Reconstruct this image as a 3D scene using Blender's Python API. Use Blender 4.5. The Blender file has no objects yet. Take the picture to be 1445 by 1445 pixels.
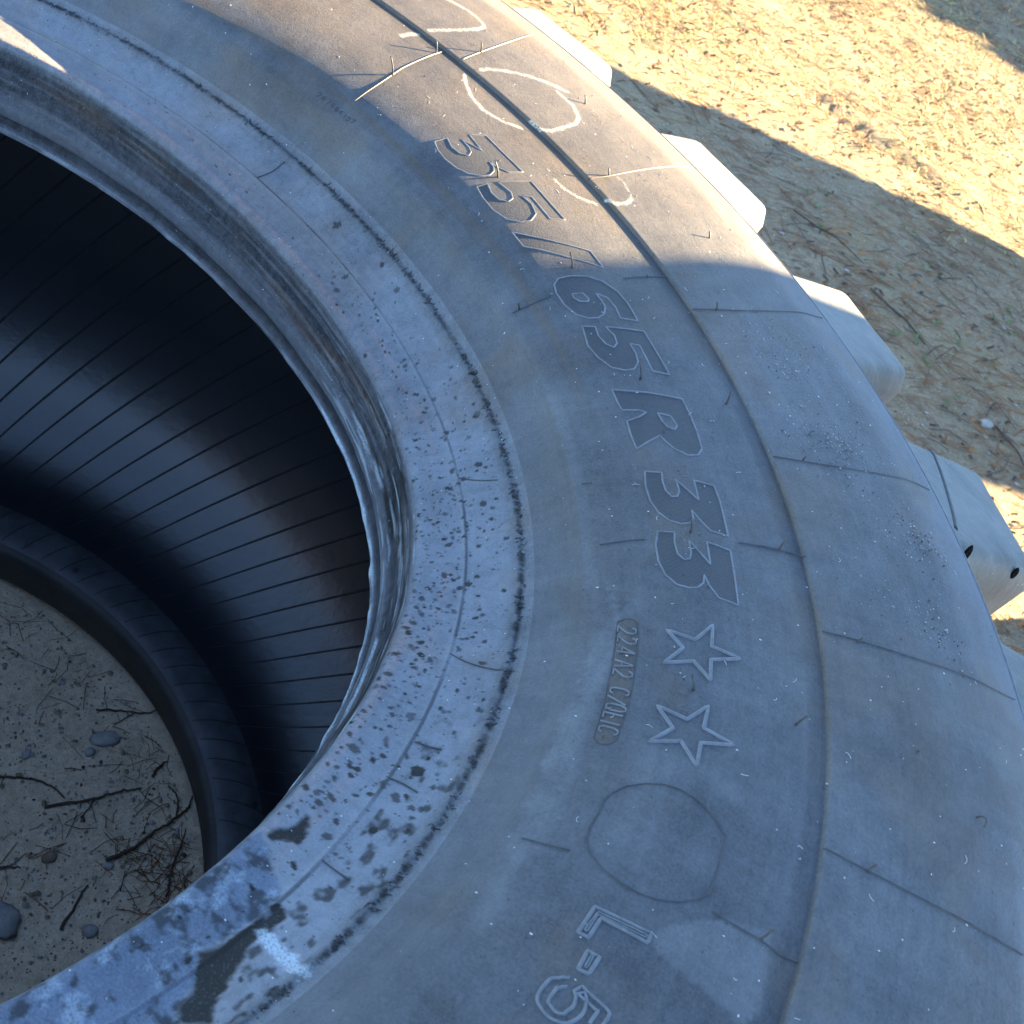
import bpy, math, random
import numpy as np
from mathutils import Matrix, Vector

# ================================================================ camera, sky, sun, exposure
scene = bpy.context.scene
scene.view_settings.view_transform = 'Standard'
scene.view_settings.look = 'None'
scene.view_settings.gamma = 1.0
scene.view_settings.use_curve_mapping = False
scene.view_settings.exposure = 3.75

SUN_AZ, SUN_EL = 16.5, 17.6            # degrees: azimuth from +X towards +Y, elevation
cam_d = bpy.data.cameras.new('camera')
cam = bpy.data.objects.new('camera', cam_d)
scene.collection.objects.link(cam)
RIGHT, DOWN, FWD = (.894604, -.127247, .428359), (.189710, -.759774, -.621895), (.404591, .637614, -.655556)
cam.matrix_world = Matrix(((RIGHT[0], -DOWN[0], -FWD[0], .1128), (RIGHT[1], -DOWN[1], -FWD[1], -.6013),
                           (RIGHT[2], -DOWN[2], -FWD[2], 1.3761), (0, 0, 0, 1)))
cam_d.sensor_width = 36.0
cam_d.lens = 41.43
cam_d.clip_start = .02
cam_d.clip_end = 400
cam_d.dof.use_dof = True; cam_d.dof.focus_distance = .96; cam_d.dof.aperture_fstop = 20.0
scene.camera = cam

world = bpy.data.worlds.new('World'); scene.world = world; world.use_nodes = True
wn = world.node_tree.nodes; wl = world.node_tree.links; wn.clear()
sky_n = wn.new('ShaderNodeTexSky'); sky_n.sky_type = 'NISHITA'; sky_n.sun_disc = False
sky_n.sun_elevation = math.radians(SUN_EL); sky_n.sun_rotation = math.radians(90-SUN_AZ)
sky_n.air_density = .85; sky_n.dust_density = .0; sky_n.ozone_density = 1.9
bg = wn.new('ShaderNodeBackground'); bg.inputs['Strength'].default_value = .072
wo = wn.new('ShaderNodeOutputWorld')
wl.new(sky_n.outputs[0], bg.inputs[0]); wl.new(bg.outputs[0], wo.inputs[0])

sun_d = bpy.data.lights.new('sun', 'SUN'); sun_d.energy = 5.0; sun_d.angle = math.radians(.53); sun_d.color = (1.0, .75, .40)
sun = bpy.data.objects.new('sun', sun_d); scene.collection.objects.link(sun)
sv = Vector((math.cos(math.radians(SUN_EL))*math.cos(math.radians(SUN_AZ)), math.cos(math.radians(SUN_EL))*math.sin(math.radians(SUN_AZ)), math.sin(math.radians(SUN_EL))))
sun.rotation_euler = sv.to_track_quat('Z', 'Y').to_euler(); sun.location = sv*20

# ================================================================ helpers
COL = scene.collection
RNG = np.random.default_rng(7)

def link(o, parent=None):
    COL.objects.link(o)
    if parent is not None: o.parent = parent
    return o
def tag(o, label=None, category=None, group=None, kind=None):
    for k, v in (('label', label), ('category', category), ('group', group), ('kind', kind)):
        if v: o[k] = v
    return o
def empty(name, loc=(0, 0, 0)):
    o = bpy.data.objects.new(name, None); o.location = loc; o.empty_display_size = .1
    return link(o)
def np_mesh(name, V, F, attrs=None, smooth=True, mats=(), midx=None):
    """fast mesh from arrays; F is an (n,3) or (n,4) array"""
    V = np.asarray(V, np.float32).reshape(-1, 3); F = np.asarray(F, np.int32); k = F.shape[1]
    me = bpy.data.meshes.new(name)
    me.vertices.add(len(V)); me.vertices.foreach_set('co', V.ravel())
    me.loops.add(F.size); me.loops.foreach_set('vertex_index', F.ravel())
    me.polygons.add(len(F)); me.polygons.foreach_set('loop_start', np.arange(0, F.size, k, dtype=np.int32))
    try: me.polygons.foreach_set('loop_total', np.full(len(F), k, np.int32))
    except Exception: pass
    me.polygons.foreach_set('use_smooth', np.full(len(F), smooth, bool))
    for m in mats: me.materials.append(m)
    if midx is not None: me.polygons.foreach_set('material_index', np.asarray(midx, np.int32))
    for an, (typ, arr) in (attrs or {}).items():
        at = me.attributes.new(an, typ, 'POINT'); arr = np.asarray(arr, np.float32)
        at.data.foreach_set('vector' if typ == 'FLOAT_VECTOR' else 'color' if typ == 'FLOAT_COLOR' else 'value', arr.ravel())
    me.update(calc_edges=True); me.validate()
    return me
def np_obj(name, V, F, parent=None, attrs=None, smooth=True, mats=(), midx=None):
    return link(bpy.data.objects.new(name, np_mesh(name, V, F, attrs, smooth, mats, midx)), parent)
def grid_faces(na, nb, wrap=False, flip=False):
    i = np.arange(na if wrap else na-1)[:, None]; j = np.arange(nb-1)[None]
    a = i*nb+j; b = ((i+1) % na)*nb+j
    F = np.stack([a, b, b+1, a+1], -1).reshape(-1, 4)
    return F[:, ::-1] if flip else F
class Soup:
    """collects pieces into one mesh"""
    def __init__(s): s.V = []; s.F = []; s.n = 0; s.M = []
    def add(s, V, F, m=0):
        V = np.asarray(V, float).reshape(-1, 3); F = np.asarray(F, int)
        s.V.append(V); s.F.append(F+s.n); s.n += len(V); s.M.append(np.full(len(F), m))
    def box(s, lo, hi, m=0, R=None, c=(0, 0, 0)):
        lo, hi = np.array(lo, float), np.array(hi, float)
        V = np.array([[(lo, hi)[(i >> k) & 1][k] for k in range(3)] for i in range(8)])
        if R is not None: V = V@np.array(R).T
        V = V+np.array(c)
        s.add(V, [(0, 2, 3, 1), (4, 5, 7, 6), (0, 1, 5, 4), (2, 6, 7, 3), (0, 4, 6, 2), (1, 3, 7, 5)], m)
    def obj(s, name, mats, parent=None, smooth=False):
        return np_obj(name, np.vstack(s.V), np.vstack(s.F), parent, None, smooth, mats, np.concatenate(s.M))
def tube(P, rad, n=5):
    """closed-end tube along points P (k,3), rad scalar or per point"""
    P = np.asarray(P, float); k = len(P); rad = np.broadcast_to(rad, (k,))
    T = np.gradient(P, axis=0); T /= np.linalg.norm(T, axis=1)[:, None]+1e-12
    ref = np.array([0, 0, 1.]) if abs(T[0, 2]) < .9 else np.array([1., 0, 0])
    X = np.cross(T, ref); X /= np.linalg.norm(X, axis=1)[:, None]+1e-12; Y = np.cross(T, X)
    t = np.linspace(0, 2*np.pi, n, endpoint=False)
    V = P[:, None]+rad[:, None, None]*(np.cos(t)[None, :, None]*X[:, None]+np.sin(t)[None, :, None]*Y[:, None])
    F = []
    for i in range(k-1):
        for j in range(n):
            j2 = (j+1) % n; F.append((i*n+j, i*n+j2, (i+1)*n+j2, (i+1)*n+j))
    V = np.vstack([V.reshape(-1, 3), P[:1], P[-1:]])
    for j in range(n):
        j2 = (j+1) % n; F.append((k*n, j2, j, k*n)); F.append((k*n+1, (k-1)*n+j, (k-1)*n+j2, k*n+1))
    return V, [f for f in F]
def tube_tris(P, rad, n=5):
    V, F = tube(P, rad, n); out = []
    for f in F:
        out.append(f[:3])
        if f[3] != f[0]: out.append((f[0], f[2], f[3]))
    return V, np.array(out)
def hash2(ix, iy, seed=0):
    h = (ix.astype(np.int64)*374761393+iy.astype(np.int64)*668265263+seed*1442695041) & 0x7fffffff
    h = ((h ^ (h >> 13))*1274126177) & 0x7fffffff
    return ((h ^ (h >> 16)) & 0xffff)/65535.0
def vnoise(x, y, seed=0):
    x0, y0 = np.floor(x), np.floor(y); fx, fy = x-x0, y-y0
    fx = fx*fx*(3-2*fx); fy = fy*fy*(3-2*fy); x0 = x0.astype(int); y0 = y0.astype(int)
    a, b, c, d = hash2(x0, y0, seed), hash2(x0+1, y0, seed), hash2(x0, y0+1, seed), hash2(x0+1, y0+1, seed)
    return (a*(1-fx)+b*fx)*(1-fy)+(c*(1-fx)+d*fx)*fy
def fbm(x, y, oct=4, seed=0):
    o = 0; w = .5; n = 0
    for k in range(oct): o = o+w*vnoise(x*2**k, y*2**k, seed+k); n += w; w *= .5
    return o/n
def rfbm(x, y, oct=4, seed=0):
    """as fbm, each octave turned so that no grid shows"""
    o = 0; w = .5; n = 0
    for k in range(oct):
        c, s = math.cos(.7+1.1*k), math.sin(.7+1.1*k); f = 2.07**k
        o = o+w*vnoise((c*x-s*y)*f, (s*x+c*y)*f, seed+k); n += w; w *= .55
    return o/n

# ---------------------------------------------------------------- node helper
class NT:
    def __init__(s, name):
        s.m = bpy.data.materials.new(name); s.m.use_nodes = True; s.t = s.m.node_tree; s.t.nodes.clear()
        s.out = s.t.nodes.new('ShaderNodeOutputMaterial'); s.p = s.t.nodes.new('ShaderNodeBsdfPrincipled')
        s.t.links.new(s.p.outputs[0], s.out.inputs[0])
    def n(s, typ, **kw):
        nd = s.t.nodes.new(typ)
        for k, v in kw.items(): setattr(nd, k, v)
        return nd
    def put(s, sock, v):
        if hasattr(v, 'is_output') or isinstance(v, bpy.types.NodeSocket): s.t.links.new(v, sock)
        elif isinstance(v, (tuple, list)) and sock.type == 'RGBA' and len(v) == 3: sock.default_value = (*v, 1)
        else: sock.default_value = v
    def math(s, op, a, b=0.0, clamp=False):
        nd = s.n('ShaderNodeMath', operation=op, use_clamp=clamp); s.put(nd.inputs[0], a); s.put(nd.inputs[1], b); return nd.outputs[0]
    def add(s, a, b, clamp=False): return s.math('ADD', a, b, clamp)
    def mul(s, a, b, clamp=False): return s.math('MULTIPLY', a, b, clamp)
    def mix(s, f, a, b):
        nd = s.n('ShaderNodeMix', data_type='RGBA'); s.put(nd.inputs['Factor'], f); s.put(nd.inputs[6], a); s.put(nd.inputs[7], b); return nd.outputs[2]
    def ramp(s, f, lo, hi, a=0.0, b=1.0):
        nd = s.n('ShaderNodeMapRange', interpolation_type='SMOOTHSTEP'); s.put(nd.inputs[0], f)
        for i, v in enumerate((lo, hi, a, b)): s.put(nd.inputs[i+1], v)
        return nd.outputs[0]
    def attr(s, name): return s.n('ShaderNodeAttribute', attribute_name=name)
    def scale(s, vec, xyz):
        nd = s.n('ShaderNodeMapping'); s.put(nd.inputs['Vector'], vec); nd.inputs['Scale'].default_value = xyz; return nd.outputs[0]
    def noise(s, vec, scale=5.0, detail=4.0, rough=.55, dist=0.0):
        nd = s.n('ShaderNodeTexNoise'); s.put(nd.inputs['Vector'], vec); nd.inputs['Scale'].default_value = scale
        nd.inputs['Detail'].default_value = detail; nd.inputs['Roughness'].default_value = rough; nd.inputs['Distortion'].default_value = dist
        return nd.outputs['Fac']
    def specks(s, vec, scale, size, keep):
        nd = s.n('ShaderNodeTexVoronoi'); s.put(nd.inputs['Vector'], vec); nd.inputs['Scale'].default_value = scale
        sep = s.n('ShaderNodeSeparateColor'); s.put(sep.inputs[0], nd.outputs['Color'])
        sz = s.mul(sep.outputs[1], size)
        d = s.math('LESS_THAN', nd.outputs['Distance'], sz)
        return s.mul(d, s.math('GREATER_THAN', sep.outputs[0], 1-keep))
    def bump(s, h, strength=.3, dist=.001, normal=None):
        nd = s.n('ShaderNodeBump'); s.put(nd.inputs['Height'], h); nd.inputs['Strength'].default_value = strength; nd.inputs['Distance'].default_value = dist
        if normal is not None: s.put(nd.inputs['Normal'], normal)
        return nd.outputs[0]
    def done(s, color=None, rough=None, normal=None, spec=None):
        if color is not None: s.put(s.p.inputs['Base Color'], color)
        if rough is not None: s.put(s.p.inputs['Roughness'], rough)
        if normal is not None: s.put(s.p.inputs['Normal'], normal)
        if spec is not None: s.put(s.p.inputs['Specular IOR Level'], spec)
        return s.m

# ---------------------------------------------------------------- tyre section (radius, height), metres
OUTER = [(.4156,.6648),(.4160,.6690),(.4184,.6715),(.4190,.6800),(.4174,.6840),(.4172,.6960),(.4200,.7000),
 (.4218,.7120),(.4226,.7260),(.4222,.7380),(.4228,.7438),(.4250,.7478),(.4290,.7494),(.4350,.7500),(.4460,.7518),
 (.4580,.7549),(.4700,.7597),(.4820,.7655),(.4880,.7692),(.4903,.7722),(.4920,.7735),(.4940,.7734),(.4960,.7748),
 (.5050,.7845),(.5150,.7970),(.5230,.8103),(.5262,.8135),(.5340,.8190),(.5600,.8310),(.6000,.8415),(.6400,.8470),
 (.6650,.8492),(.6780,.8499),(.6900,.8503),(.6943,.8505),(.6953,.8509),(.6962,.8530),(.6972,.8537),(.7020,.8545),(.7300,.8580),(.7700,.8605),(.8100,.8600),
 (.8400,.8580),(.8600,.8548),(.8720,.8528),(.8800,.8518),(.8860,.8500),(.8885,.8475)]
def catmull(P, n=24):
    P = np.array(P, float); Q = np.vstack([2*P[0]-P[1], P, 2*P[-1]-P[-2]]); out = []
    for i in range(1, len(Q)-2):
        p0, p1, p2, p3 = Q[i-1:i+3]
        t = np.cumsum([0]+[max(1e-6, np.linalg.norm(b-a))**.5 for a, b in ((p0,p1),(p1,p2),(p2,p3))])
        u = np.linspace(t[1], t[2], n, endpoint=False)[:, None]
        a1 = (t[1]-u)/(t[1]-t[0])*p0+(u-t[0])/(t[1]-t[0])*p1
        a2 = (t[2]-u)/(t[2]-t[1])*p1+(u-t[1])/(t[2]-t[1])*p2
        a3 = (t[3]-u)/(t[3]-t[2])*p2+(u-t[2])/(t[3]-t[2])*p3
        b1 = (t[2]-u)/(t[2]-t[0])*a1+(u-t[0])/(t[2]-t[0])*a2
        b2 = (t[3]-u)/(t[3]-t[1])*a2+(u-t[1])/(t[3]-t[1])*a3
        out.append((t[2]-u)/(t[2]-t[1])*b1+(u-t[1])/(t[2]-t[1])*b2)
    return np.vstack(out+[P[-1:]])
CUR = catmull(OUTER)
ARC = np.concatenate([[0], np.cumsum(np.linalg.norm(np.diff(CUR, axis=0), axis=1))])
def sec(s): return np.interp(s, ARC, CUR[:, 0]), np.interp(s, ARC, CUR[:, 1])
def slack(r): return np.interp(r, [.41,.426,.458,.4917,.523,.694], [1,1,.7,.4,.15,0])   # the bare bead is pulled out of round
def sag(a): return (-.00724*np.cos(2*a)+.00291*np.sin(2*a)+.00561*np.cos(3*a)+.00901*np.sin(3*a),
                    -.01573*np.cos(2*a)-.00707*np.sin(2*a)+.00102*np.cos(3*a)-.00982*np.sin(3*a))
def surf(a, s, h=0.0):
    """point on the outer skin: angle a (rad), arc length s from the bead toe (m), h above the skin"""
    a = np.asarray(a, float); s = np.asarray(s, float); e = .0006
    r, z = sec(s); r2, z2 = sec(s+e); r1, z1 = sec(s-e)
    dr, dz = r2-r1, z2-z1; L = np.hypot(dr, dz)+1e-12; nr, nz = -dz/L, dr/L
    w = slack(r); d, dzz = sag(a)
    R, Z = r+w*d+h*nr, z+w*dzz+h*nz
    return np.stack([R*np.cos(a), R*np.sin(a), Z], -1)
# ---------------------------------------------------------------- marks on the skin: (angle in degrees, arc length from the toe in mm)
GLYPHS = [('digit',[[(41.57,267.0),(41.29,281.4),(40.23,277.0),(39.21,278.2),(38.62,284.2),(38.88,290.1),(39.4,292.6),(40.51,293.6),(38.62,301.9),(40.71,305.9),(39.98,322.3),(37.77,321.8),(35.05,323.0),(35.46,307.1),(36.35,300.8),(37.11,298.2),(36.52,297.6),(36.06,293.7),(35.82,286.6),(36.02,278.1),(36.81,268.2),(37.88,262.6),(39.35,260.5),(40.59,262.2)]]),('digit',[[(35.15,264.6),(34.97,276.6),(33.94,272.8),(32.87,274.1),(32.36,280.8),(32.55,287.6),(33.22,291.3),(34.79,287.9),(33.8,322.0),(31.3,321.6),(28.83,322.1),(29.24,307.2),(32.12,307.9),(32.49,298.9),(31.32,301.2),(30.17,297.1),(29.61,287.0),(29.8,275.6),(30.55,265.7),(32.02,260.9),(33.66,261.0)]]),('slash',[[(28.99,260.8),(27.79,276.8),(26.46,296.1),(24.85,322.6),(22.86,323.1),(24.75,292.9),(26.14,274.1),(27.03,261.2)]]),('digit',[[(21.98,264.2),(22.52,271.8),(22.53,284.4),(22.15,299.7),(21.32,312.5),(20.0,320.6),(18.59,323.3),(16.54,322.4),(17.0,306.0),(18.2,308.1),(19.45,305.8),(20.05,297.4),(19.11,298.3),(18.41,297.9),(17.68,292.8),(17.32,284.9),(17.46,275.2),(18.1,266.6),(19.44,261.5),(20.95,261.0)],[(20.47,275.1),(20.34,285.0),(19.57,287.0),(19.29,284.7),(19.5,277.4),(20.05,273.5)]]),('digit',[[(16.67,265.7),(16.35,277.2),(15.31,275.3),(14.3,277.9),(13.79,283.5),(14.24,288.8),(15.09,290.2),(16.19,286.7),(15.37,322.0),(13.21,322.9),(10.53,324.0),(10.92,308.9),(13.82,309.3),(14.04,300.6),(12.94,301.3),(11.94,299.0),(11.23,292.3),(11.14,282.8),(11.6,272.2),(12.84,264.8),(14.33,261.2)]]),('letter',[[(9.08,263.8),(8.58,293.6),(7.92,324.8),(6.38,325.6),(4.55,325.6),(2.73,324.0),(2.07,318.5),(1.93,308.7),(2.48,298.6),(3.22,293.0),(3.87,289.4),(3.11,276.0),(2.39,265.5),(4.02,264.6),(5.49,265.5),(5.93,277.8),(6.4,285.2),(6.66,278.8),(6.75,264.8),(7.85,263.7)],[(6.31,295.5),(6.02,306.1),(5.02,308.7),(4.57,305.1),(4.82,299.2),(5.44,296.6)]]),('digit',[[(-0.04,266.9),(-0.1,280.7),(-0.96,279.5),(-1.94,280.1),(-2.54,283.8),(-2.46,288.8),(-1.9,291.5),(-0.75,291.2),(-2.63,306.2),(-0.63,306.9),(-0.93,323.9),(-2.47,325.0),(-4.15,324.8),(-5.69,324.7),(-5.49,310.3),(-4.71,303.9),(-3.74,298.0),(-4.52,298.1),(-5.05,294.2),(-5.25,286.8),(-5.04,277.8),(-4.31,270.2),(-3.13,265.6),(-1.58,264.5)]]),('digit',[[(-6.26,267.1),(-6.18,280.3),(-7.14,279.1),(-8.28,280.2),(-8.75,284.8),(-8.59,289.5),(-7.92,291.1),(-6.83,290.8),(-8.78,305.4),(-6.65,305.4),(-7.03,324.1),(-8.64,324.0),(-10.47,324.0),(-11.92,324.2),(-11.7,308.9),(-10.76,302.2),(-9.89,299.3),(-10.67,298.0),(-11.23,292.8),(-11.4,286.1),(-11.3,277.3),(-10.49,269.0),(-9.27,264.9),(-7.66,264.1)]])]
STARS = [[(-15.79,269.8),(-16.04,289.8),(-14.32,302.9),(-16.2,302.1),(-16.5,322.9),(-17.35,301.7),(-19.09,301.9),(-17.93,289.3),(-18.75,269.2),(-17.02,281.6)],[(-22.6,268.8),(-22.87,289.0),(-21.22,301.9),(-23.06,300.8),(-23.4,321.8),(-24.25,300.4),(-26.1,300.7),(-24.73,287.8),(-25.64,268.5),(-23.95,281.1)]]
L5 = [('letter',[(-38.34,274.4),(-37.84,307.1),(-38.43,307.4),(-38.75,280.0),(-40.21,279.4),(-40.29,273.4)],[(-38.54,277.2),(-38.06,305.7),(-38.24,305.4),(-38.68,277.9),(-39.94,277.1),(-39.95,275.6)]),('dash',[(-40.92,282.6),(-40.81,289.3),(-42.0,288.9),(-42.12,283.2)],[(-40.98,285.2),(-40.97,286.5),(-41.77,286.8),(-41.78,285.4)])]
FIVE = [(-43.07,282.8),(-43.41,279.4),(-43.89,276.8),(-44.52,276.7),(-44.99,281.1),(-45.02,287.2),(-44.6,292.2),(-43.98,294.2),(-43.5,293.1),(-43.07,289.3),(-43.15,305.6),(-43.93,305.3),(-44.22,305.3)]
ELLIPSE = [(-32.36,253.5),(-33.54,252.2),(-34.7,254.2),(-35.23,257.5),(-35.85,267.5),(-36.1,280.4),(-36.1,292.4),(-35.84,302.5),(-35.19,314.1),(-34.4,323.5),(-33.62,328.5),(-32.09,328.6),(-30.68,328.4),(-29.85,328.2),(-29.44,324.9),(-28.94,318.5),(-28.38,307.2),(-28.23,295.1),(-28.39,283.9),(-28.88,273.6),(-29.68,262.5),(-30.65,255.8),(-31.34,253.9)]
PLATE = [(-15.77,235.4),(-15.39,240.0),(-15.31,244.7),(-15.55,248.9),(-16.18,250.0),(-18.03,250.6),(-19.86,250.6),(-22.1,250.8),(-23.45,250.2),(-25.41,249.3),(-26.42,248.8),(-26.84,246.0),(-27.1,242.2),(-27.05,238.3),(-26.73,234.8),(-25.94,234.6),(-23.66,235.2),(-20.72,235.0),(-18.84,235.2),(-16.94,235.1)]
PLATE_TEXT = [(-16.48,242.2),(-17.46,242.9),(-18.44,243.0),(-19.7,242.9),(-20.57,243.2),(-22.25,243.2),(-23.08,242.7),(-23.73,243.3),(-24.6,242.7),(-25.15,242.1),(-25.81,242.2)]
CODE_TEXT = [(57.5,224.1),(57.02,223.5),(56.55,223.0),(55.61,222.9),(55.13,222.5),(54.7,222.7),(52.61,221.9),(52.01,222.0),(51.38,221.8),(50.83,222.1),(50.22,221.7),(49.73,221.5),(49.14,221.0),(48.68,221.1),(48.19,222.1)]
CHALK = [(4.6,[(53.89,473.7),(52.72,480.3),(51.63,482.5),(50.63,478.5),(50.24,473.4),(50.3,457.5),(50.85,435.5),(51.54,413.9),(52.12,399.3)]),(6.5,[(52.42,384.1),(52.74,373.9),(52.96,360.9)]),(5,[(46.83,377.2),(45.9,365.8),(44.39,354.3),(42.66,350.6),(41.05,358.0),(39.63,372.6)]),(4.5,[(46.49,400.0),(46.39,408.6),(45.38,431.5),(44.21,452.6),(43.31,464.9),(42.39,477.1)]),(4.5,[(44.07,453.9),(43.11,465.1),(41.77,481.4)]),(6,[(41.99,465.4),(41.16,465.3),(40.4,466.5)]),(5.5,[(40.4,466.5),(38.93,455.3),(38.42,441.7),(38.33,418.9),(38.34,403.0),(38.87,391.8),(39.99,391.1)]),(4,[(33.4,350.9),(32.26,351.7),(31.01,359.6),(29.94,374.7)]),(6,[(30.15,389.2),(29.43,396.9),(29.3,409.6),(29.65,420.5)]),(3,[(29.82,421.2),(31.46,428.8),(32.19,426.5)])]
HAIRS = [(49.99,375.6,3.7,-1.7,12.3),(49.81,298.0,6.1,-2.9,19.2),(35.29,292.2,6.5,-4.6,17.4),(48.1,425.7,3.1,-1.3,10.7),(32.45,417.5,2.9,-1.8,8.5),(40.26,487.6,3.8,-1.9,8.3),(24.82,479.7,3.0,-2.0,6.4),(23.39,291.5,5.2,-4.8,15.6),(20.49,222.2,0.1,-0.2,9.5),(21.37,364.8,0.2,-0.6,3.3),(17.26,417.2,2.7,-2.1,8.7),(10.06,293.1,4.3,-5.3,17.6),(7.73,368.3,2.7,-2.3,14.7),(2.6,421.3,0.5,-0.5,6.5),(-5.85,368.2,0.8,-1.1,11.8),(-5.96,293.2,2.5,-4.8,15.5),(-12.23,421.3,-0.2,0.1,7.4),(-20.33,290.8,1.7,-5.7,12.5),(-19.95,365.1,-0.7,1.0,14.0),(-27.5,420.5,-0.7,0.9,11.4),(-34.35,364.3,0.0,-0.3,15.0)]
SEAMS = [[(48.19,395.5),(48.11,428.6),(48.1,468.6),(48.4,544.1)],[(32.63,389.6),(32.42,416.1),(32.47,461.7),(32.67,512.9),(32.8,540.9),(32.89,571.7)],[(17.47,390.8),(17.17,444.6),(17.32,496.7),(17.56,531.3),(17.62,574.1)],[(2.71,392.3),(2.51,426.8),(2.57,472.4),(2.8,514.7),(3.01,551.8),(2.91,573.9)],[(-12.16,392.2),(-12.12,416.1),(-12.08,461.9),(-11.83,513.0),(-11.79,540.8),(-11.66,575.3)],[(-27.38,390.6),(-27.48,420.8),(-27.44,456.4),(-27.24,496.1),(-27.09,536.5)],[(49.84,388.7),(49.93,370.5),(49.96,342.0),(49.97,317.2),(49.81,296.0),(49.72,274.6),(49.7,255.9),(49.68,239.9)],[(20.78,253.7),(20.66,243.6),(20.52,231.5),(20.46,222.7),(20.43,215.5)],[(21.38,336.5),(21.43,350.9),(21.38,366.6),(21.31,388.3)],[(-6.12,332.8),(-5.97,349.6),(-5.91,368.6),(-5.94,385.6),(-6.08,392.1)],[(-34.55,333.5),(-34.5,349.0),(-34.4,363.6),(-34.41,378.8),(-34.2,388.7)],[(-7.83,222.6),(-7.52,239.9),(-7.23,256.5)],[(-36.3,220.3),(-36.1,234.5),(-35.79,248.1)],[(-0.9,215.0),(-0.93,219.5),(-0.97,223.5)],[(4.98,120.9),(4.09,136.1),(3.56,150.8)],[(-18.86,121.0),(-19.51,134.3),(-19.88,158.1)],[(-29.65,123.1),(-29.59,131.5),(-29.42,139.5)],[(-34.12,119.4),(-33.98,129.2),(-34.13,140.0)],[(-43.47,120.7),(-43.51,130.2),(-43.5,139.2)],[(51.84,122.2),(51.25,136.9),(51.09,152.2)]]
TAR = [[(-43.4,97.2),(-41.37,98.6),(-41.27,102.7),(-43.71,107.5),(-44.03,102.1),(-45.2,94.1),(-44.77,90.3)],[(-48.34,122.2),(-48.37,127.8),(-49.06,130.9),(-49.93,129.1),(-50.66,127.2),(-51.79,129.2),(-52.69,131.6),(-53.68,135.4),(-55.35,139.7),(-56.19,144.3),(-56.76,149.8),(-58.35,138.8),(-57.45,129.9),(-56.32,128.1),(-55.41,119.1),(-54.59,115.4),(-52.91,119.6),(-51.85,118.2),(-50.45,119.9)]]
BARE = [(-45.24,86.7),(-45.47,93.6),(-46.69,105.0),(-47.16,116.9),(-48.57,120.6),(-51.85,118.2),(-54.59,115.4),(-56.32,128.1),(-57.45,129.9),(-58.49,137.9),(-60.02,128.6)]
SCUFF = [(-50.55,128.6),(-50.67,137.4),(-50.67,149.5),(-50.81,159.8)]
DROPS = [(-21.16,88.9,5),(-18.46,101.7,4),(-20.87,102.1,4),(-21.89,103.1,4),(-25.63,91.8,4),(-27.07,92.7,2),(-25.92,109.5,4),(-27.43,101.0,4),(-31.11,91.7,3),(-32.39,89.3,5),(-33.39,95.8,8),(-36.03,94.7,4),(-35.15,99.6,4),(-34.97,103.8,5),(-35.85,103.4,5),(-37.08,97.2,4),(-38.72,103.0,7),(-39.82,99.2,5),(-36.34,118.1,4),(-37.17,111.9,4),(-39.51,88.5,6),(-41.93,88.8,4),(-32.19,133.6,9),(-33.13,146.3,5),(-35.43,130.6,8),(-34.91,135.6,5),(-35.61,141.7,5),(-35.37,146.9,5),(-40.16,113.0,5),(-41.65,114.6,6),(-37.76,147.1,5),(-39.0,131.8,5),(-30.69,134.8,3),(-21.94,110.0,2),(-21.98,117.7,2),(-29.3,105.9,3),(-30.25,99.2,3),(-33.32,108.2,5),(-22.9,132.9,4),(24.72,104.9,3),(16.72,115.9,3.5),(10.98,117.4,3.5),(7.4,111.3,3),(-2.43,146.1,2),(-1.2,101.0,3.5),(-4.17,110.6,3),(5.6,144.1,3.5),(-11.09,96.8,5),(-11.28,104.7,4),(-11.16,131.6,3.5),(-12.86,133.6,4),(-13.76,96.9,3.5),(-16.37,92.7,6),(-17.87,91.8,5),(-18.6,100.4,4),(-15.78,133.9,3),(-16.82,140.9,3),(2.25,105.7,3),(5.35,85.9,4),(2.65,115.5,3),(21.82,101.7,2.5),(41.66,141.9,9)]
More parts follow.
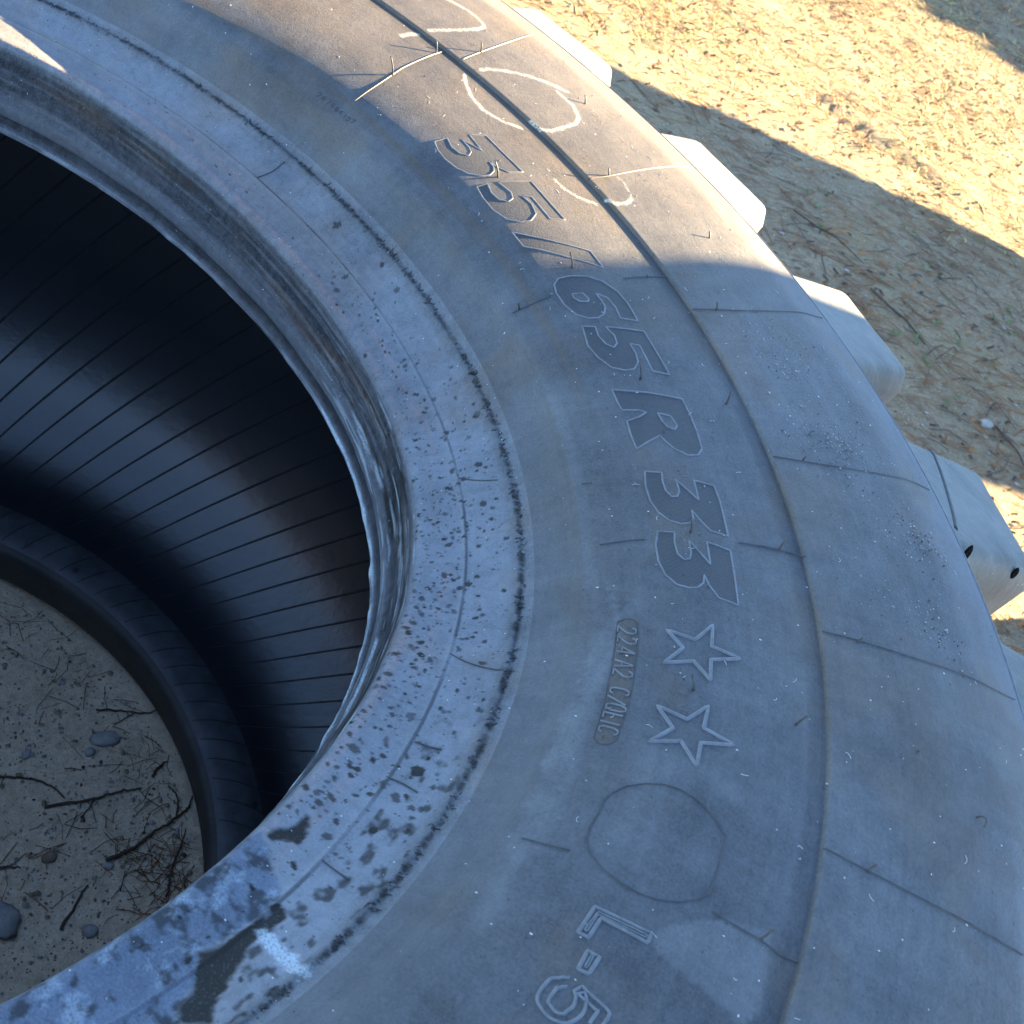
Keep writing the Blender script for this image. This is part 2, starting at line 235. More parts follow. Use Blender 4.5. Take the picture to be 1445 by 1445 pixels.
# ================================================================ materials
def skin_layers(t):
    m1 = t.n('ShaderNodeSeparateColor'); a1 = t.attr('m1'); t.put(m1.inputs[0], a1.outputs['Color'])
    m2 = t.n('ShaderNodeSeparateColor'); a2 = t.attr('m2'); t.put(m2.inputs[0], a2.outputs['Color'])
    return (t.attr('pc').outputs['Vector'], m1.outputs[0], m1.outputs[1], m1.outputs[2], a1.outputs['Alpha'], m2.outputs[0], m2.outputs[1], m2.outputs[2], a2.outputs['Alpha'])  # dust layer also carries painted shade, brown layer painted sun warmth
def mat_sidewall(name):
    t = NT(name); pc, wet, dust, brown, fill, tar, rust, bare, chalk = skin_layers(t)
    grit = t.noise(pc, 430, 5, .82); mot = t.noise(pc, 120, 6, .78, .5)
    d = t.add(dust, t.add(t.mul(t.add(grit, -.5), 1.1), t.mul(t.add(mot, -.5), .6)), True)
    col = t.mix(d, (.030, .031, .034), (.142, .145, .150))
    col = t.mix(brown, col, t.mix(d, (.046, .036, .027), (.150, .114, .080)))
    wf = t.math('MINIMUM', t.add(wet, t.mul(tar, t.ramp(grit, .25, .5))), 1.0)
    col = t.mix(t.mul(wf, .86), col, (.016, .015, .013))
    col = t.mix(t.mul(fill, .72), col, (.026, .027, .030))
    sp = t.math('MAXIMUM', t.specks(t.scale(pc, (1, .55, 1)), 380, .22, .025), t.specks(t.scale(pc, (.6, 1, 1)), 210, .11, .05))
    col = t.mix(t.mul(sp, .85), col, (.55, .53, .50))
    dk = t.specks(pc, 300, .22, .10); col = t.mix(t.mul(dk, .75), col, (.018, .017, .016))
    ck = t.mul(chalk, t.ramp(grit, .40, .58)); col = t.mix(t.math('MINIMUM', t.mul(ck, .72), 1.0), col, (.62, .56, .46))
    ro = t.add(.52, t.mul(d, .12)); ro = t.add(ro, t.mul(wf, -.12))
    hat = t.n('ShaderNodeTexWave', wave_type='BANDS', bands_direction='X'); t.put(hat.inputs['Vector'], pc); hat.inputs['Scale'].default_value = 230
    h = t.add(t.add(t.mul(grit, 1.5), t.mul(mot, 1.2)), t.mul(t.mul(hat.outputs['Fac'], fill), .45)); h = t.add(h, t.mul(tar, t.mul(grit, 1.4)))
    return t.done(col, ro, t.bump(h, .5, .0010), t.mul(t.add(1, t.mul(wf, -.7)), .34))
def mat_bead(name):
    t = NT(name); pc, wet, dust, brown, fill, tar, rust, bare, white = skin_layers(t)
    grit = t.noise(pc, 560, 4, .74); mid = t.noise(pc, 110, 4, .74, .6)
    d = t.add(dust, t.add(t.mul(t.add(grit, -.5), .95), t.mul(t.add(mid, -.5), .8)), True)
    col = t.mix(d, (.022, .024, .028), (.184, .190, .202))
    col = t.mix(brown, col, t.mix(d, (.045, .034, .027), (.195, .155, .130)))
    col = t.mix(t.mul(rust, t.ramp(mid, .3, .62)), col, t.mix(d, (.11, .055, .04), (.30, .175, .145)))
    col = t.mix(t.mul(bare, .85), col, t.mix(t.add(t.add(t.mul(d, .8), -.1), t.mul(t.add(grit, -.5), .9)), (.020, .028, .045), (.105, .138, .190)))
    wf = t.math('MINIMUM', t.add(wet, t.mul(tar, t.ramp(grit, .22, .46))), 1.0)
    col = t.mix(t.mul(wf, .93), col, (.018, .016, .012))
    sp = t.specks(pc, 300, .20, .07); dk = t.specks(pc, 330, .28, .16)
    col = t.mix(t.mul(dk, .8), col, (.016, .015, .013)); col = t.mix(t.mul(sp, .8), col, (.55, .54, .52))
    wh = t.mul(white, t.ramp(grit, .30, .58)); col = t.mix(t.math('MINIMUM', wh, 1.0), col, (.56, .64, .66))
    ro = t.add(.42, t.mul(d, .16)); ro = t.add(ro, t.mul(tar, .10))
    h = t.add(grit, t.mul(mid, 1.1)); h = t.add(h, t.mul(tar, t.mul(grit, 1.8))); h = t.add(h, t.mul(wet, -.5))
    return t.done(col, ro, t.bump(h, .55, .0011), t.mul(t.add(1, t.mul(wf, -.75)), .46))
def mat_plain(name, lo, hi, scale=40, rough=.6, bump=.4, dist=.002, spec=.4, coord='Object', specks=None, aniso=(1, 1, 1)):
    t = NT(name); tc = t.n('ShaderNodeTexCoord').outputs[coord]; v = t.scale(tc, aniso)
    a = t.noise(v, scale, 6, .65, .4); b = t.noise(v, scale*7, 4, .65)
    col = t.mix(t.add(t.mul(t.ramp(a, .3, .7), .7), t.mul(b, .3)), lo, hi)
    if specks: col = t.mix(t.mul(t.specks(tc, specks[0], specks[1], specks[2]), .8), col, specks[3])
    return t.done(col, rough, t.bump(t.add(a, t.mul(b, .7)), bump, dist), spec)
M_SIDE, M_BEAD = mat_sidewall('weathered_sidewall_rubber'), mat_bead('stained_bead_rubber')
M_LINE = mat_plain('moulded_rubber_edge', (.07, .073, .078), (.145, .148, .155), 120, .5, .2, .0006)
M_HAIR = mat_plain('vent_hair_rubber', (.028, .028, .03), (.075, .07, .065), 200, .5, .1, .0004)
M_SEAM = mat_plain('mould_flash_rubber', (.014, .014, .015), (.05, .05, .05), 150, .5, .1, .0004)
M_LUG = mat_plain('dusty_tread_rubber', (.075, .079, .074), (.165, .170, .158), 16, .62, .5, .003, .35, specks=(260, .2, .06, (.4, .39, .36)))
M_BASE = mat_plain('tread_groove_rubber', (.09, .088, .082), (.20, .19, .17), 14, .7, .5, .003, .3)
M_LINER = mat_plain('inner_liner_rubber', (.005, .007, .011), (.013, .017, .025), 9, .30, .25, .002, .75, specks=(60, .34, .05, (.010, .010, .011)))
M_FILLER = mat_plain('dusty_lower_bead_rubber', (.030, .033, .040), (.075, .082, .095), 30, .45, .3, .0015, .5, specks=(75, .36, .10, (.012, .012, .013)))
M_RIB = mat_plain('liner_rib_rubber', (.008, .009, .011), (.020, .022, .026), 60, .5, .2, .001)
M_LINT = mat_plain('pale_lint', (.45, .44, .42), (.65, .63, .6), 60, .8, .1, .001)
M_HOLE = mat_plain('vent_hole_painted_shade', (.003, .003, .003), (.006, .006, .006), 60, .9, .1, .001, .05)
M_DARKRUB = mat_plain('plain_black_rubber', (.022, .022, .023), (.05, .05, .05), 20, .6, .4, .003)

def mat_ground():
    t = NT('sandy_dirt'); tc = t.n('ShaderNodeTexCoord').outputs['Object']
    big = t.noise(tc, .9, 6, .6, .5); mid = t.noise(tc, 9, 7, .68, .7); fine = t.noise(tc, 90, 6, .72); gr = t.noise(tc, 420, 3, .7)
    st = t.noise(t.scale(tc, (14, 40, 1)), 1, 5, .65, .8)
    a = t.add(t.mul(t.ramp(mid, .3, .7), .32), t.add(t.mul(t.ramp(fine, .32, .68), .48), t.mul(t.ramp(gr, .35, .65), .20)))
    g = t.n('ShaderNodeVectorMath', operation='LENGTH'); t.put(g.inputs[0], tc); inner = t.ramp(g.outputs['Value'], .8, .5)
    col = t.mix(a, (.150, .104, .062), (.37, .290, .180)); col = t.mix(inner, col, t.mix(a, (.46, .36, .25), (.86, .71, .53)))  # hole soil: paler ground, colour brightened further to offset dim light there
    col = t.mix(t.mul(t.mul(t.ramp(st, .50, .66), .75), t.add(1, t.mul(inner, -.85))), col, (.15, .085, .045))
    col = t.mix(t.mul(t.ramp(big, .48, .66), .3), col, (.32, .235, .11))
    col = t.mix(t.mul(t.specks(tc, 270, .36, .18), .7), col, (.045, .035, .025))
    col = t.mix(t.mul(t.specks(tc, 200, .40, .13), .85), col, (.55, .50, .42))
    h = t.add(t.add(t.mul(mid, 1.2), t.mul(fine, .9)), t.mul(gr, .3))
    return t.done(col, .9, t.bump(h, .8, .008), .2)
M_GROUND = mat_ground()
M_NEEDLE = mat_plain('dry_pine_needle', (.12, .05, .02), (.30, .14, .05), 3, .7, .1, .001, .3)
M_STRAW = mat_plain('dry_straw', (.34, .22, .07), (.60, .43, .16), 4, .7, .1, .001, .3)
M_TWIG = mat_plain('dark_twig_bark', (.035, .026, .02), (.10, .07, .05), 60, .8, .5, .002, .25)
M_STONE = mat_plain('grey_pebble', (.20, .20, .20), (.38, .37, .35), 50, .75, .4, .002, .3)
M_STONE2 = mat_plain('brown_grit', (.12, .09, .06), (.34, .27, .19), 30, .85, .4, .002, .3)
M_GREEN = mat_plain('green_weed_leaf', (.06, .10, .03), (.13, .19, .06), 20, .6, .2, .001, .3)
M_WOOD = mat_plain('weathered_board', (.20, .16, .11), (.34, .28, .20), 6, .8, .5, .003, .25, aniso=(1, 8, 8))
M_STEEL = mat_plain('rusty_steel', (.08, .045, .03), (.16, .12, .10), 12, .7, .4, .002, .4)

# ================================================================ ground
def axis(lo, f0, f1, hi, step):
    l = f0-np.cumsum(step*1.35**np.arange(1, 40)); l = l[l > lo]; r = f1+np.cumsum(step*1.35**np.arange(1, 40)); r = r[r < hi]
    return np.concatenate([[lo], l[::-1], np.arange(f0, f1+1e-9, step), r, [hi]])
gx, gy = axis(-70, -.7, 5.6, 70, .021), axis(-70, -.7, 6.6, 70, .021)
GX, GY = np.meshgrid(gx, gy, indexing='ij')
def rut(x, y):
    d = np.array([.80, -.60]); p = np.array([2.46, 3.10]); u = (x-p[0])*d[0]+(y-p[1])*d[1]; v = -(x-p[0])*d[1]+(y-p[1])*d[0]
    w = np.exp(-(v/.075)**2)*np.clip((u+.05)/.15, 0, 1)*np.clip((1.4-u)/.5, 0, 1)
    bars = (np.sin(u*2*np.pi/.055) > .1)*np.exp(-((v-.02)/.06)**4)*np.clip((u+.02)/.05, 0, 1)*np.clip((.34-u)/.05, 0, 1)
    return -.012*w-.010*bars+.004*np.exp(-((np.abs(v)-.13)/.04)**2)*np.clip((u+.05)/.15, 0, 1)*np.clip((1.4-u)/.5, 0, 1)
def ground_z(x, y):
    r = np.hypot(x, y)
    h = .010*(fbm(x*1.3, y*1.3, 3, 3)-.5)+.008*(fbm(x*7, y*7, 3, 11)-.5)+.009*(fbm(x*26, y*26, 2, 17)-.5)
    k = np.clip((r-1.02)/.25, 0, 1)
    calm = .004*(fbm(x*12, y*12, 3, 5)-.5)-.004
    return np.where(np.hypot(x, y) < 60, calm*(1-k)+k*h, 0)+rut(x, y)
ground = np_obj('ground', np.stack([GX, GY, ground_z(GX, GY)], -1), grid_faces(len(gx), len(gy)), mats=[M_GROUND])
tag(ground, kind='structure')

# ================================================================ the tyre
NA_FINE = .0025
phi = np.concatenate([np.radians(np.arange(-180, -78, 1.5)), np.arange(math.radians(-78), math.radians(99), NA_FINE), np.radians(np.arange(99.6, 179.6, 1.5))])
S_END = ARC[-1]; S_SPLIT = .1712
S_STEP = float(np.interp(.6958, CUR[200:, 0], ARC[200:]))      # the small lip between lettering band and shoulder
srow = np.unique(np.round(np.concatenate([np.arange(0, S_SPLIT, .00105), [S_SPLIT], np.arange(S_SPLIT+.0017, S_END, .0018), np.arange(S_STEP-.005, S_STEP+.004, .0005), [S_END]]), 6))
KS = int(np.argmin(np.abs(srow-S_SPLIT)))
A2, S2 = np.meshgrid(phi, srow, indexing='ij')
R2, _ = sec(S2)
m1 = np.zeros(A2.shape+(4,), np.float32); m2 = np.zeros(A2.shape+(4,), np.float32)
uu, vv = np.degrees(A2), S2*1000

def window(a0, a1, s0, s1):
    i0, i1 = np.searchsorted(phi, math.radians(a0)), np.searchsorted(phi, math.radians(a1))
    j0, j1 = np.searchsorted(srow, s0/1000), np.searchsorted(srow, s1/1000)
    return slice(max(0, i0-1), i1+1), slice(max(0, j0-1), j1+1)
def inside(poly, U, Vv):
    res = np.zeros(U.shape, bool); n = len(poly)
    for i in range(n):
        x1, y1 = poly[i]; x2, y2 = poly[(i+1) % n]
        c = ((y1 > Vv) != (y2 > Vv)); res ^= c & (U < (x2-x1)*(Vv-y1)/(y2-y1+1e-12)+x1)
    return res
def soft_poly(poly, feather=2.0, warp=2.0, seed=0, holes=()):
    """0..1 mask of a polygon in (degrees, mm) on the skin; its rim wanders by `warp` mm"""
    P = np.array(poly); w = window(P[:, 0].min()-1.5, P[:, 0].max()+1.5, P[:, 1].min()-8, P[:, 1].max()+8)
    U, Vv = uu[w].copy(), vv[w].copy(); rr = R2[w]
    if warp:
        k = np.radians(U)*rr*1000
        U = U+np.degrees(warp*2*(fbm(k/6, Vv/6, 3, seed)-.5)/1000/rr); Vv = Vv+warp*2*(fbm(k/6+50, Vv/6, 3, seed+9)-.5)
    if not feather: 
        o = inside(poly, U, Vv)
        for h in holes: o &= ~inside(h, U, Vv)
        return w, o.astype(np.float32)
    acc = np.zeros(U.shape, np.float32); offs = [(0, 0), (1, 0), (-1, 0), (0, 1), (0, -1), (.7, .7), (-.7, .7), (.7, -.7), (-.7, -.7)]
    for ox, oy in offs: acc += inside(poly, U+np.degrees(ox*feather/1000/rr), Vv+oy*feather)
    return w, acc/len(offs)
def stroke(path, width, feather=1.2, rough=.5, seed=0):
    P = np.array(path); w = window(P[:, 0].min()-2, P[:, 0].max()+2, P[:, 1].min()-width*2, P[:, 1].max()+width*2)
    U, Vv, rr = uu[w], vv[w], R2[w]; x = np.radians(U)*rr*1000; best = np.full(U.shape, 1e9)
    for (a0, s0), (a1, s1) in zip(P[:-1], P[1:]):
        rm = sec((s0+s1)/2000)[0]*1000; x0, x1 = math.radians(a0)*rr*1000, math.radians(a1)*rr*1000
        dx, dy = x1-x0, s1-s0; t = np.clip(((x-x0)*dx+(Vv-s0)*dy)/(dx*dx+dy*dy+1e-9), 0, 1)
        best = np.minimum(best, np.hypot(x-x0-t*dx, Vv-s0-t*dy))
    best = best+rough*2*(fbm(x/3, Vv/3, 3, seed)-.5)
    return w, np.clip((width/2-best)/feather+.5, 0, 1)
def blob(a, s, rad, ang=0.0, ax=1.0, spike=.35, seed=0):
    w = window(a-np.degrees(rad*3/1000/.42), a+np.degrees(rad*3/1000/.42), s-rad*3, s+rad*3)
    x = np.radians(uu[w]-a)*R2[w]*1000; y = vv[w]-s
    xr, yr = x*math.cos(ang)+y*math.sin(ang), (-x*math.sin(ang)+y*math.cos(ang))*ax
    d = np.hypot(xr, yr); th = np.arctan2(yr, xr)
    rim = rad*(1+spike*(fbm(th*2.2+seed*7, d*.2+seed, 3, seed)-.5)*2)
    return w, np.clip((rim-d)/.55+.5, 0, 1)
def put(ch, layer, wm, k=1.0):
    w, m = wm; L = layer[w]; L[..., ch] = np.maximum(L[..., ch], m*k); layer[w] = L

# --- how clean or dusty each ring is, shade painted dark inside the step lip, with mottling, circular wipes and radial streaks
ring_d = np.interp(vv, [0, 4, 6, 17, 19, 31, 34, 40, 70, 78, 82, 88, 122, 150, 156, 160, 166, 170, 206, 214, 240, 330, S_STEP*1000-17, S_STEP*1000-13, S_STEP*1000-2, S_STEP*1000+1, 470, 528, 540, 578, 585],
                   [.72, .70, .14, .14, .60, .60, .22, .12, .14, .30, .66, .66, .74, .70, .5, .3, .5, .60, .56, .44, .28, .25, .26, .12, .12, .36, .33, .38, .62, .90, .95])
xx = np.radians(uu)*.6
big, mid = rfbm(xx*13, vv/75, 4, 31), rfbm(xx*48, vv/21, 4, 32)
ringn, radn = fbm(xx*7, vv/3.6, 3, 33), fbm(xx*230, vv/85, 3, 34)
m1[..., 1] = ring_d+np.where(vv < 82, .35, 1)*(.50*(big-.5)+np.where(vv > 390, .46, .30)*(mid-.5))+.15*(ringn-.5)+.12*(radn-.5)
m1[..., 2] = 0
lower = np.clip((20-uu)/40, 0, 1)*np.clip((uu+75)/10, 0, 1)            # the part of the bead that rain and feet reached
m1[..., 1] += .10*lower*((vv > 84) & (vv < 160))
m1[..., 2] = .50*np.clip((rfbm(xx*15, vv/66, 4, 35)-.50)*4.5, 0, 1)*np.where(vv < 84, .5, 1)*np.where((vv > 172) & (vv < 262) & (uu < 12), .35, 1)+.75*np.clip((uu-16)/14, 0, 1)*np.clip((vv-255)/40, 0, 1)  # random brown dirt, plus sunlit warmth painted on the lit stretch
seat = np.clip((vv-35)/4, 0, 1)*np.clip((79-vv)/4, 0, 1)
m1[..., 1] += seat*.40*np.clip((fbm(xx*9, vv/4, 4, 41)-.50)*3.5, 0, 1)
m1[..., 2] = np.maximum(m1[..., 2], seat*.85*np.clip((fbm(xx*8+3, vv/16, 3, 43)-.52)*5, 0, 1))
low2 = np.clip((34-uu)/14, 0, 1)
m2[..., 3] += np.clip((fbm(xx*16, vv/3, 4, 47)-.60)*7, 0, 1)*((vv > 34) & (vv < 84))*low2*.5
m2[..., 3] += np.exp(-((vv-19.0)/.9)**2)*np.clip((fbm(xx*30, vv*0, 3, 49)-.44)*5, 0, 1)*(.25+.7*low2)
m2[..., 3] += np.exp(-((vv-2.5)/1.6)**2)*np.clip((fbm(xx*22, vv*0+4, 3, 53)-.42)*5, 0, 1)*(.3+.7*low2)
m2[..., 3] += low2*1.0*np.exp(-((vv-2.0)/2.6)**2)*np.clip((rfbm(xx*34, vv/3, 3, 57)-.30)*5, 0, 1)*np.clip((uu+58)/12, 0, 1)
m2[..., 3] += low2*.7*np.exp(-((vv-27)/4.5)**2)*np.clip((fbm(xx*24, vv/2.2, 3, 58)-.46)*6, 0, 1)
m1[..., 0] = np.maximum(m1[..., 0], seat*np.clip((fbm(xx*14+9, vv/18, 3, 45)-.56)*5, 0, 1)*np.clip((30-uu)/10, 0, 1)*.8)
# faint rusty tint along the heel, dust round the mould line
m2[..., 1] = .75*np.exp(-((vv-90)/3)**2)*np.clip((fbm(xx*4, vv/40, 3, 61)-.42)*4, 0, 1)+.5*np.exp(-((vv-(98+14*fbm(xx*3, xx*0, 2, 62)))/3)**2)*np.clip((fbm(xx*5+8, vv*0, 3, 63)-.42)*5, 0, 1)
m1[..., 2] = np.maximum(m1[..., 2], .5*np.clip((fbm(xx*7+1, vv/40, 3, 64)-.44)*4, 0, 1)*np.clip((vv-90)/8, 0, 1)*np.clip((132-vv)/8, 0, 1))
# brown strip next to the pale ring, pale wiped swipes below the lettering
m1[..., 2] = np.maximum(m1[..., 2], .75*np.clip(1-np.abs(vv-(232+6*fbm(xx*8, xx*0, 3, 65)))/9, 0, 1)*np.clip((uu-2)/12, 0, 1))
for i, (pth, wd, k) in enumerate([([(-14, 246), (-20, 226), (-27, 218), (-33, 219), (-38, 222), (-43, 226)], 12, .20), ([(-15, 232), (-22, 214), (-30, 212)], 6, .15),
        ([(-18, 236), (-25, 222), (-31, 229), (-36, 231)], 8, .16), ([(10, 214), (0, 213), (-12, 214)], 9, .14), ([(-12, 228), (-17, 238)], 4, .25), ([(20, 300), (18, 262)], 9, .14), ([(-26, 300), (-27, 330)], 10, .16)]):
    w, m = stroke(pth, wd, 5, 5, 70+i); L = m1[w]; L[..., 1] += k*m*(.3+1.2*fbm(xx[w]*60, vv[w]/14, 3, 80+i)); L[..., 2] *= 1-.8*m; m1[w] = L
for i, pl in enumerate([[(-36.6, 316), (-38.0, 307), (-38.6, 314), (-38.9, 371), (-37.6, 377), (-33.6, 369), (-34.6, 340)], [(-36.6, 394), (-38.6, 391), (-39.3, 404), (-38.0, 402)],
                        [(-26, 262), (-35, 262), (-35, 288), (-26, 286)]]):
    w, m = soft_poly(pl, 1.4, 1.0, 90+i); L = m1[w]; L[..., 1] += (.30, .26, .14)[i]*m; L[..., 2] *= 1-.8*m; m1[w] = L
# lettering fields are a shade darker with fine hatching
for nm, cs in GLYPHS:
    w, m = soft_poly(cs[0], 0, 0, 0, cs[1:]); L = m1[w]; L[..., 3] = np.maximum(L[..., 3], m); m1[w] = L
w, m = soft_poly(PLATE, .8, .4, 95); L = m1[w]; L[..., 2] = np.maximum(L[..., 2], .7*m); L[..., 1] -= .10*m; m1[w] = L
for i, (wd, pth) in enumerate(CHALK): put(3, m2, stroke(pth, wd*.72, 1.3, 1.2, 100+i), .55 if wd < 3.5 else 1.0)
put(3, m2, stroke(SCUFF, 8, 3, 3, 130), .5)
for i, pl in enumerate(TAR): put(0, m2, soft_poly(pl, 1.0, 3.0, 140+i))
bare_poly = BARE+[(-70, 150), (-76, 110), (-76, 84), (-50, 84)]
put(2, m2, soft_poly(bare_poly, 1.2, 3.0, 150))
w, m = soft_poly(bare_poly, 1.2, 3.0, 150); sc = np.clip((rfbm(xx[w]*75, vv[w]/11, 4, 181)-.56)*9, 0, 1)*m; L = m2[w]; L[..., 0] = np.maximum(L[..., 0], .75*sc); L[..., 3] = np.maximum(L[..., 3], .20*m*np.clip((rfbm(xx[w]*60+7, vv[w]/9, 4, 183)-.62)*9, 0, 1)); m2[w] = L
# rain spots and splashes
for i, (a, s, wd) in enumerate(DROPS): put(0, m1, blob(a, s, wd*.48, RNG.uniform(0, 3), RNG.uniform(1, 1.6), .5, i), RNG.uniform(.75, 1))
for i in range(760):
    a = RNG.normal(-8, 22)
    if a > 36: continue
    s = RNG.choice([RNG.uniform(84, 126), RNG.uniform(86, 152)])
    if a < -72: continue
    rad = min(3.2, .55+RNG.exponential(.6)); put(0, m1, blob(a, s, rad, RNG.uniform(0, 3), RNG.uniform(1, 1.7), .38, i+200), RNG.uniform(.6, 1))
for i in range(40):
    a = RNG.uniform(30, 85); s = RNG.uniform(92, 122); put(0, m1, blob(a, s, RNG.uniform(.5, 1.5), 0, 1.3, .4, i+700), .8)
# dark broken rib (fringe of flash)
rib_c = 161.5+3.0*(fbm(xx*26, xx*0, 3, 160)-.5)
m2[..., 0] = np.maximum(m2[..., 0], np.clip(1.4-np.abs(vv-rib_c)/2.6, 0, 1)*.8*np.clip((fbm(xx*330+.12*vv, vv/13, 2, 161)-.40)*6, 0, 1)*np.clip((fbm(xx*45, vv*0, 2, 166)-.22)*4, .25, 1))
m2[..., 0] = np.maximum(m2[..., 0], .8*np.clip((fbm(xx*90, vv/6, 3, 163)-.62)*8, 0, 1)*((vv > 128) & (vv < 164))*np.clip((-22-uu)/12, 0, 1))
m1[..., 0] = np.maximum(m1[..., 0], .75*np.clip(1.3-np.abs(vv-121.3)/.9, 0, 1)*np.clip((fbm(xx*25, xx*0, 3, 167)-.34)*4, .15, 1)*np.clip((70-uu)/20, 0, 1))
m1 = np.clip(m1, 0, 1); m2 = np.clip(m2, 0, 1)

skin = surf(A2, S2)
# small relief: bumpy bead, swollen dimples, the mould line, the broken rib
lift = .0006*(fbm(xx*60, vv/12, 3, 170)-.5)*(vv < 160)+np.where(vv < 171, .0014, .0003)*(fbm(xx*14, vv/70, 3, 171)-.5)
lift += .0013*np.exp(-((vv-120.3)/.9)**2)+.0012*np.exp(-((vv-rib_c)/1.6)**2)*(fbm(xx*160, vv/4, 2, 172))
lift += .0007*np.exp(-((vv-209)/1.2)**2)-.0005*m2[..., 0]*(vv < 156)
lift += .0012*(fbm(xx*30, vv/9, 3, 173)-.5)*np.exp(-((vv-2)/6)**2)*3
eps = surf(A2, S2, .001)-skin
skin = skin+eps*(lift/.001)[..., None]

tire = empty('tire')
tag(tire, 'huge worn black loader tire lying flat on sandy ground, 35/65R33 moulded on its sidewall', 'tire')
pcv = np.stack([A2*.6, S2, np.zeros_like(A2)], -1)
def patch(name, j0, j1, mat):
    sl = np.s_[:, j0:j1+1]; n = j1-j0+1
    return np_obj(name, skin[sl].reshape(-1, 3), grid_faces(len(phi), n, wrap=True, flip=False), tire,
                  {'pc': ('FLOAT_VECTOR', pcv[sl].reshape(-1, 3)), 'm1': ('FLOAT_COLOR', m1[sl].reshape(-1, 4)), 'm2': ('FLOAT_COLOR', m2[sl].reshape(-1, 4))}, True, [mat])
bead = patch('bead', 0, KS, M_BEAD)
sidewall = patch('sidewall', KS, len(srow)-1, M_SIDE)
bead['label'] = 'stained bead ring with rain spots and rust tint'

def revolve(name, prof, mat, n=240, k=10, mod=None, mats=None):
    c = catmull(prof, k); a = np.linspace(0, 2*np.pi, n, endpoint=False); A, I = np.meshgrid(a, np.arange(len(c)), indexing='ij')
    r, z = c[I, 0], c[I, 1]
    if mod is not None: r, z = mod(A, r, z)
    return np_obj(name, np.stack([r*np.cos(A), r*np.sin(A), z], -1).reshape(-1, 3), grid_faces(n, len(c), wrap=True), tire, None, True, [mat])
revolve('tread_base', [(.8885, .8475), (.893, .842), (.901, .825), (.912, .79), (.928, .72), (.945, .60), (.95, .43), (.945, .26), (.928, .14), (.905, .06), (.87, .02)], M_BASE)
revolve('lower_sidewall', [(.87, .02), (.84, .008), (.80, .003), (.65, .002), (.50, .002), (.455, .003)], M_DARKRUB, 180, 5)
revolve('lower_bead', [(.455, .003), (.446, .0035), (.440, .010), (.434, .035), (.4285, .062), (.427, .077), (.4295, .082), (.436, .0855)], M_DARKRUB, 240, 6)
def join_sag(A, r, z):
    w = np.clip((z-.60)/.065, 0, 1)*np.clip((.52-r)/.09, 0, 1); d, dz = sag(A); return r+w*d, z+w*dz
INNER = [(.495, .0815), (.53, .085), (.57, .100), (.615, .131), (.66, .174), (.70, .236), (.728, .31), (.745, .40), (.75, .48), (.742, .57), (.71, .645), (.66, .69), (.60, .712), (.54, .714), (.49, .700), (.45, .684), (.4205, .6652), (.4156, .6648)]
revolve('bead_filler', [(.436, .0855), (.446, .0885), (.46, .0895), (.478, .0875), (.495, .0815)], M_FILLER, 240, 6)
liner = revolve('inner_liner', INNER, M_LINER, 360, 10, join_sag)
# slanted vent ribs moulded on the inner liner
ic = catmull([(.436, .0855), (.446, .0885), (.46, .0895), (.478, .0875)]+INNER, 20); ia = np.concatenate([[0], np.cumsum(np.linalg.norm(np.diff(ic, axis=0), axis=1))])
ss = np.linspace(.004, .60, 70); rr_, zz_ = np.interp(ss, ia, ic[:, 0]), np.interp(ss, ia, ic[:, 1])
tr, tz = np.gradient(rr_, ss), np.gradient(zz_, ss); nr, nz = -tz, tr
RIB_V = []
for k, (o, h) in enumerate(((-.0021, -.0003), (-.0007, .0009), (.0007, .0009), (.0021, -.0003))):
    a = math.radians(-43)*(ss-.28)+o/rr_*np.interp(ss, [0, .1, .25], [.45, .6, 1]); rr2, zz2 = rr_+nr*h, zz_+nz*h
    RIB_V.append(np.stack([rr2*np.cos(a), rr2*np.sin(a), zz2], -1))
rib_me = np_mesh('liner_rib', np.stack(RIB_V, 1).reshape(-1, 3), grid_faces(len(ss), 4, flip=False), None, True, [M_RIB])
for k in range(34):
    o = bpy.data.objects.new('liner_rib', rib_me); o.rotation_euler.z = math.radians(-4.6+3.52*k); link(o, liner)

# --- tread lugs
def lug_mesh():
    me = bpy.data.meshes.new('tread_lug'); V = []; F = []
    lv = [(.860, .8425, 1.052, .804, 0, -.4, -7.7, -9.6), (.885, .80, 1.060, .78, .2, -.2, -8.0, -10.6), (.925, .55, 1.066, .55, 1.5, 1.0, -7.0, -10.5), (.93, .43, 1.068, .43, 0, -.3, -9.5, -12.0),
          (.925, .30, 1.066, .30, -2, -2.4, -11.5, -14), (.895, .06, 1.060, .075, -4, -4.4, -13.6, -16)]
    for (ri, zi, ro, zo, a0, a1, a2, a3) in lv:
        for r, z, a in ((ri, zi, a0), (ro, zo, a1), (ro, zo, a2), (ri, zi, a3)):
            a = math.radians(a); V.append((r*math.cos(a), r*math.sin(a), z))
    for k in range(len(lv)-1):
        for j in range(4):
            j2 = (j+1) % 4; F.append((k*4+j, (k+1)*4+j, (k+1)*4+j2, k*4+j2))
    F.append((0, 1, 2, 3)); b = (len(lv)-1)*4; F.append((b+3, b+2, b+1, b))
    me.from_pydata(V, [], F); me.update()
    import bmesh
    bm = bmesh.new(); bm.from_mesh(me); bmesh.ops.recalc_face_normals(bm, faces=bm.faces)
    bmesh.ops.subdivide_edges(bm, edges=[e for e in bm.edges if e.calc_length() > .1], cuts=3, use_grid_fill=True)
    sharp = [e for e in bm.edges if len(e.link_faces) == 2 and e.calc_face_angle() > .6]
    bmesh.ops.bevel(bm, geom=sharp, offset=.013, segments=3, affect='EDGES', profile=.6)
    for f in bm.faces: f.smooth = True
    bm.to_mesh(me); bm.free(); me.materials.append(M_LUG); return me
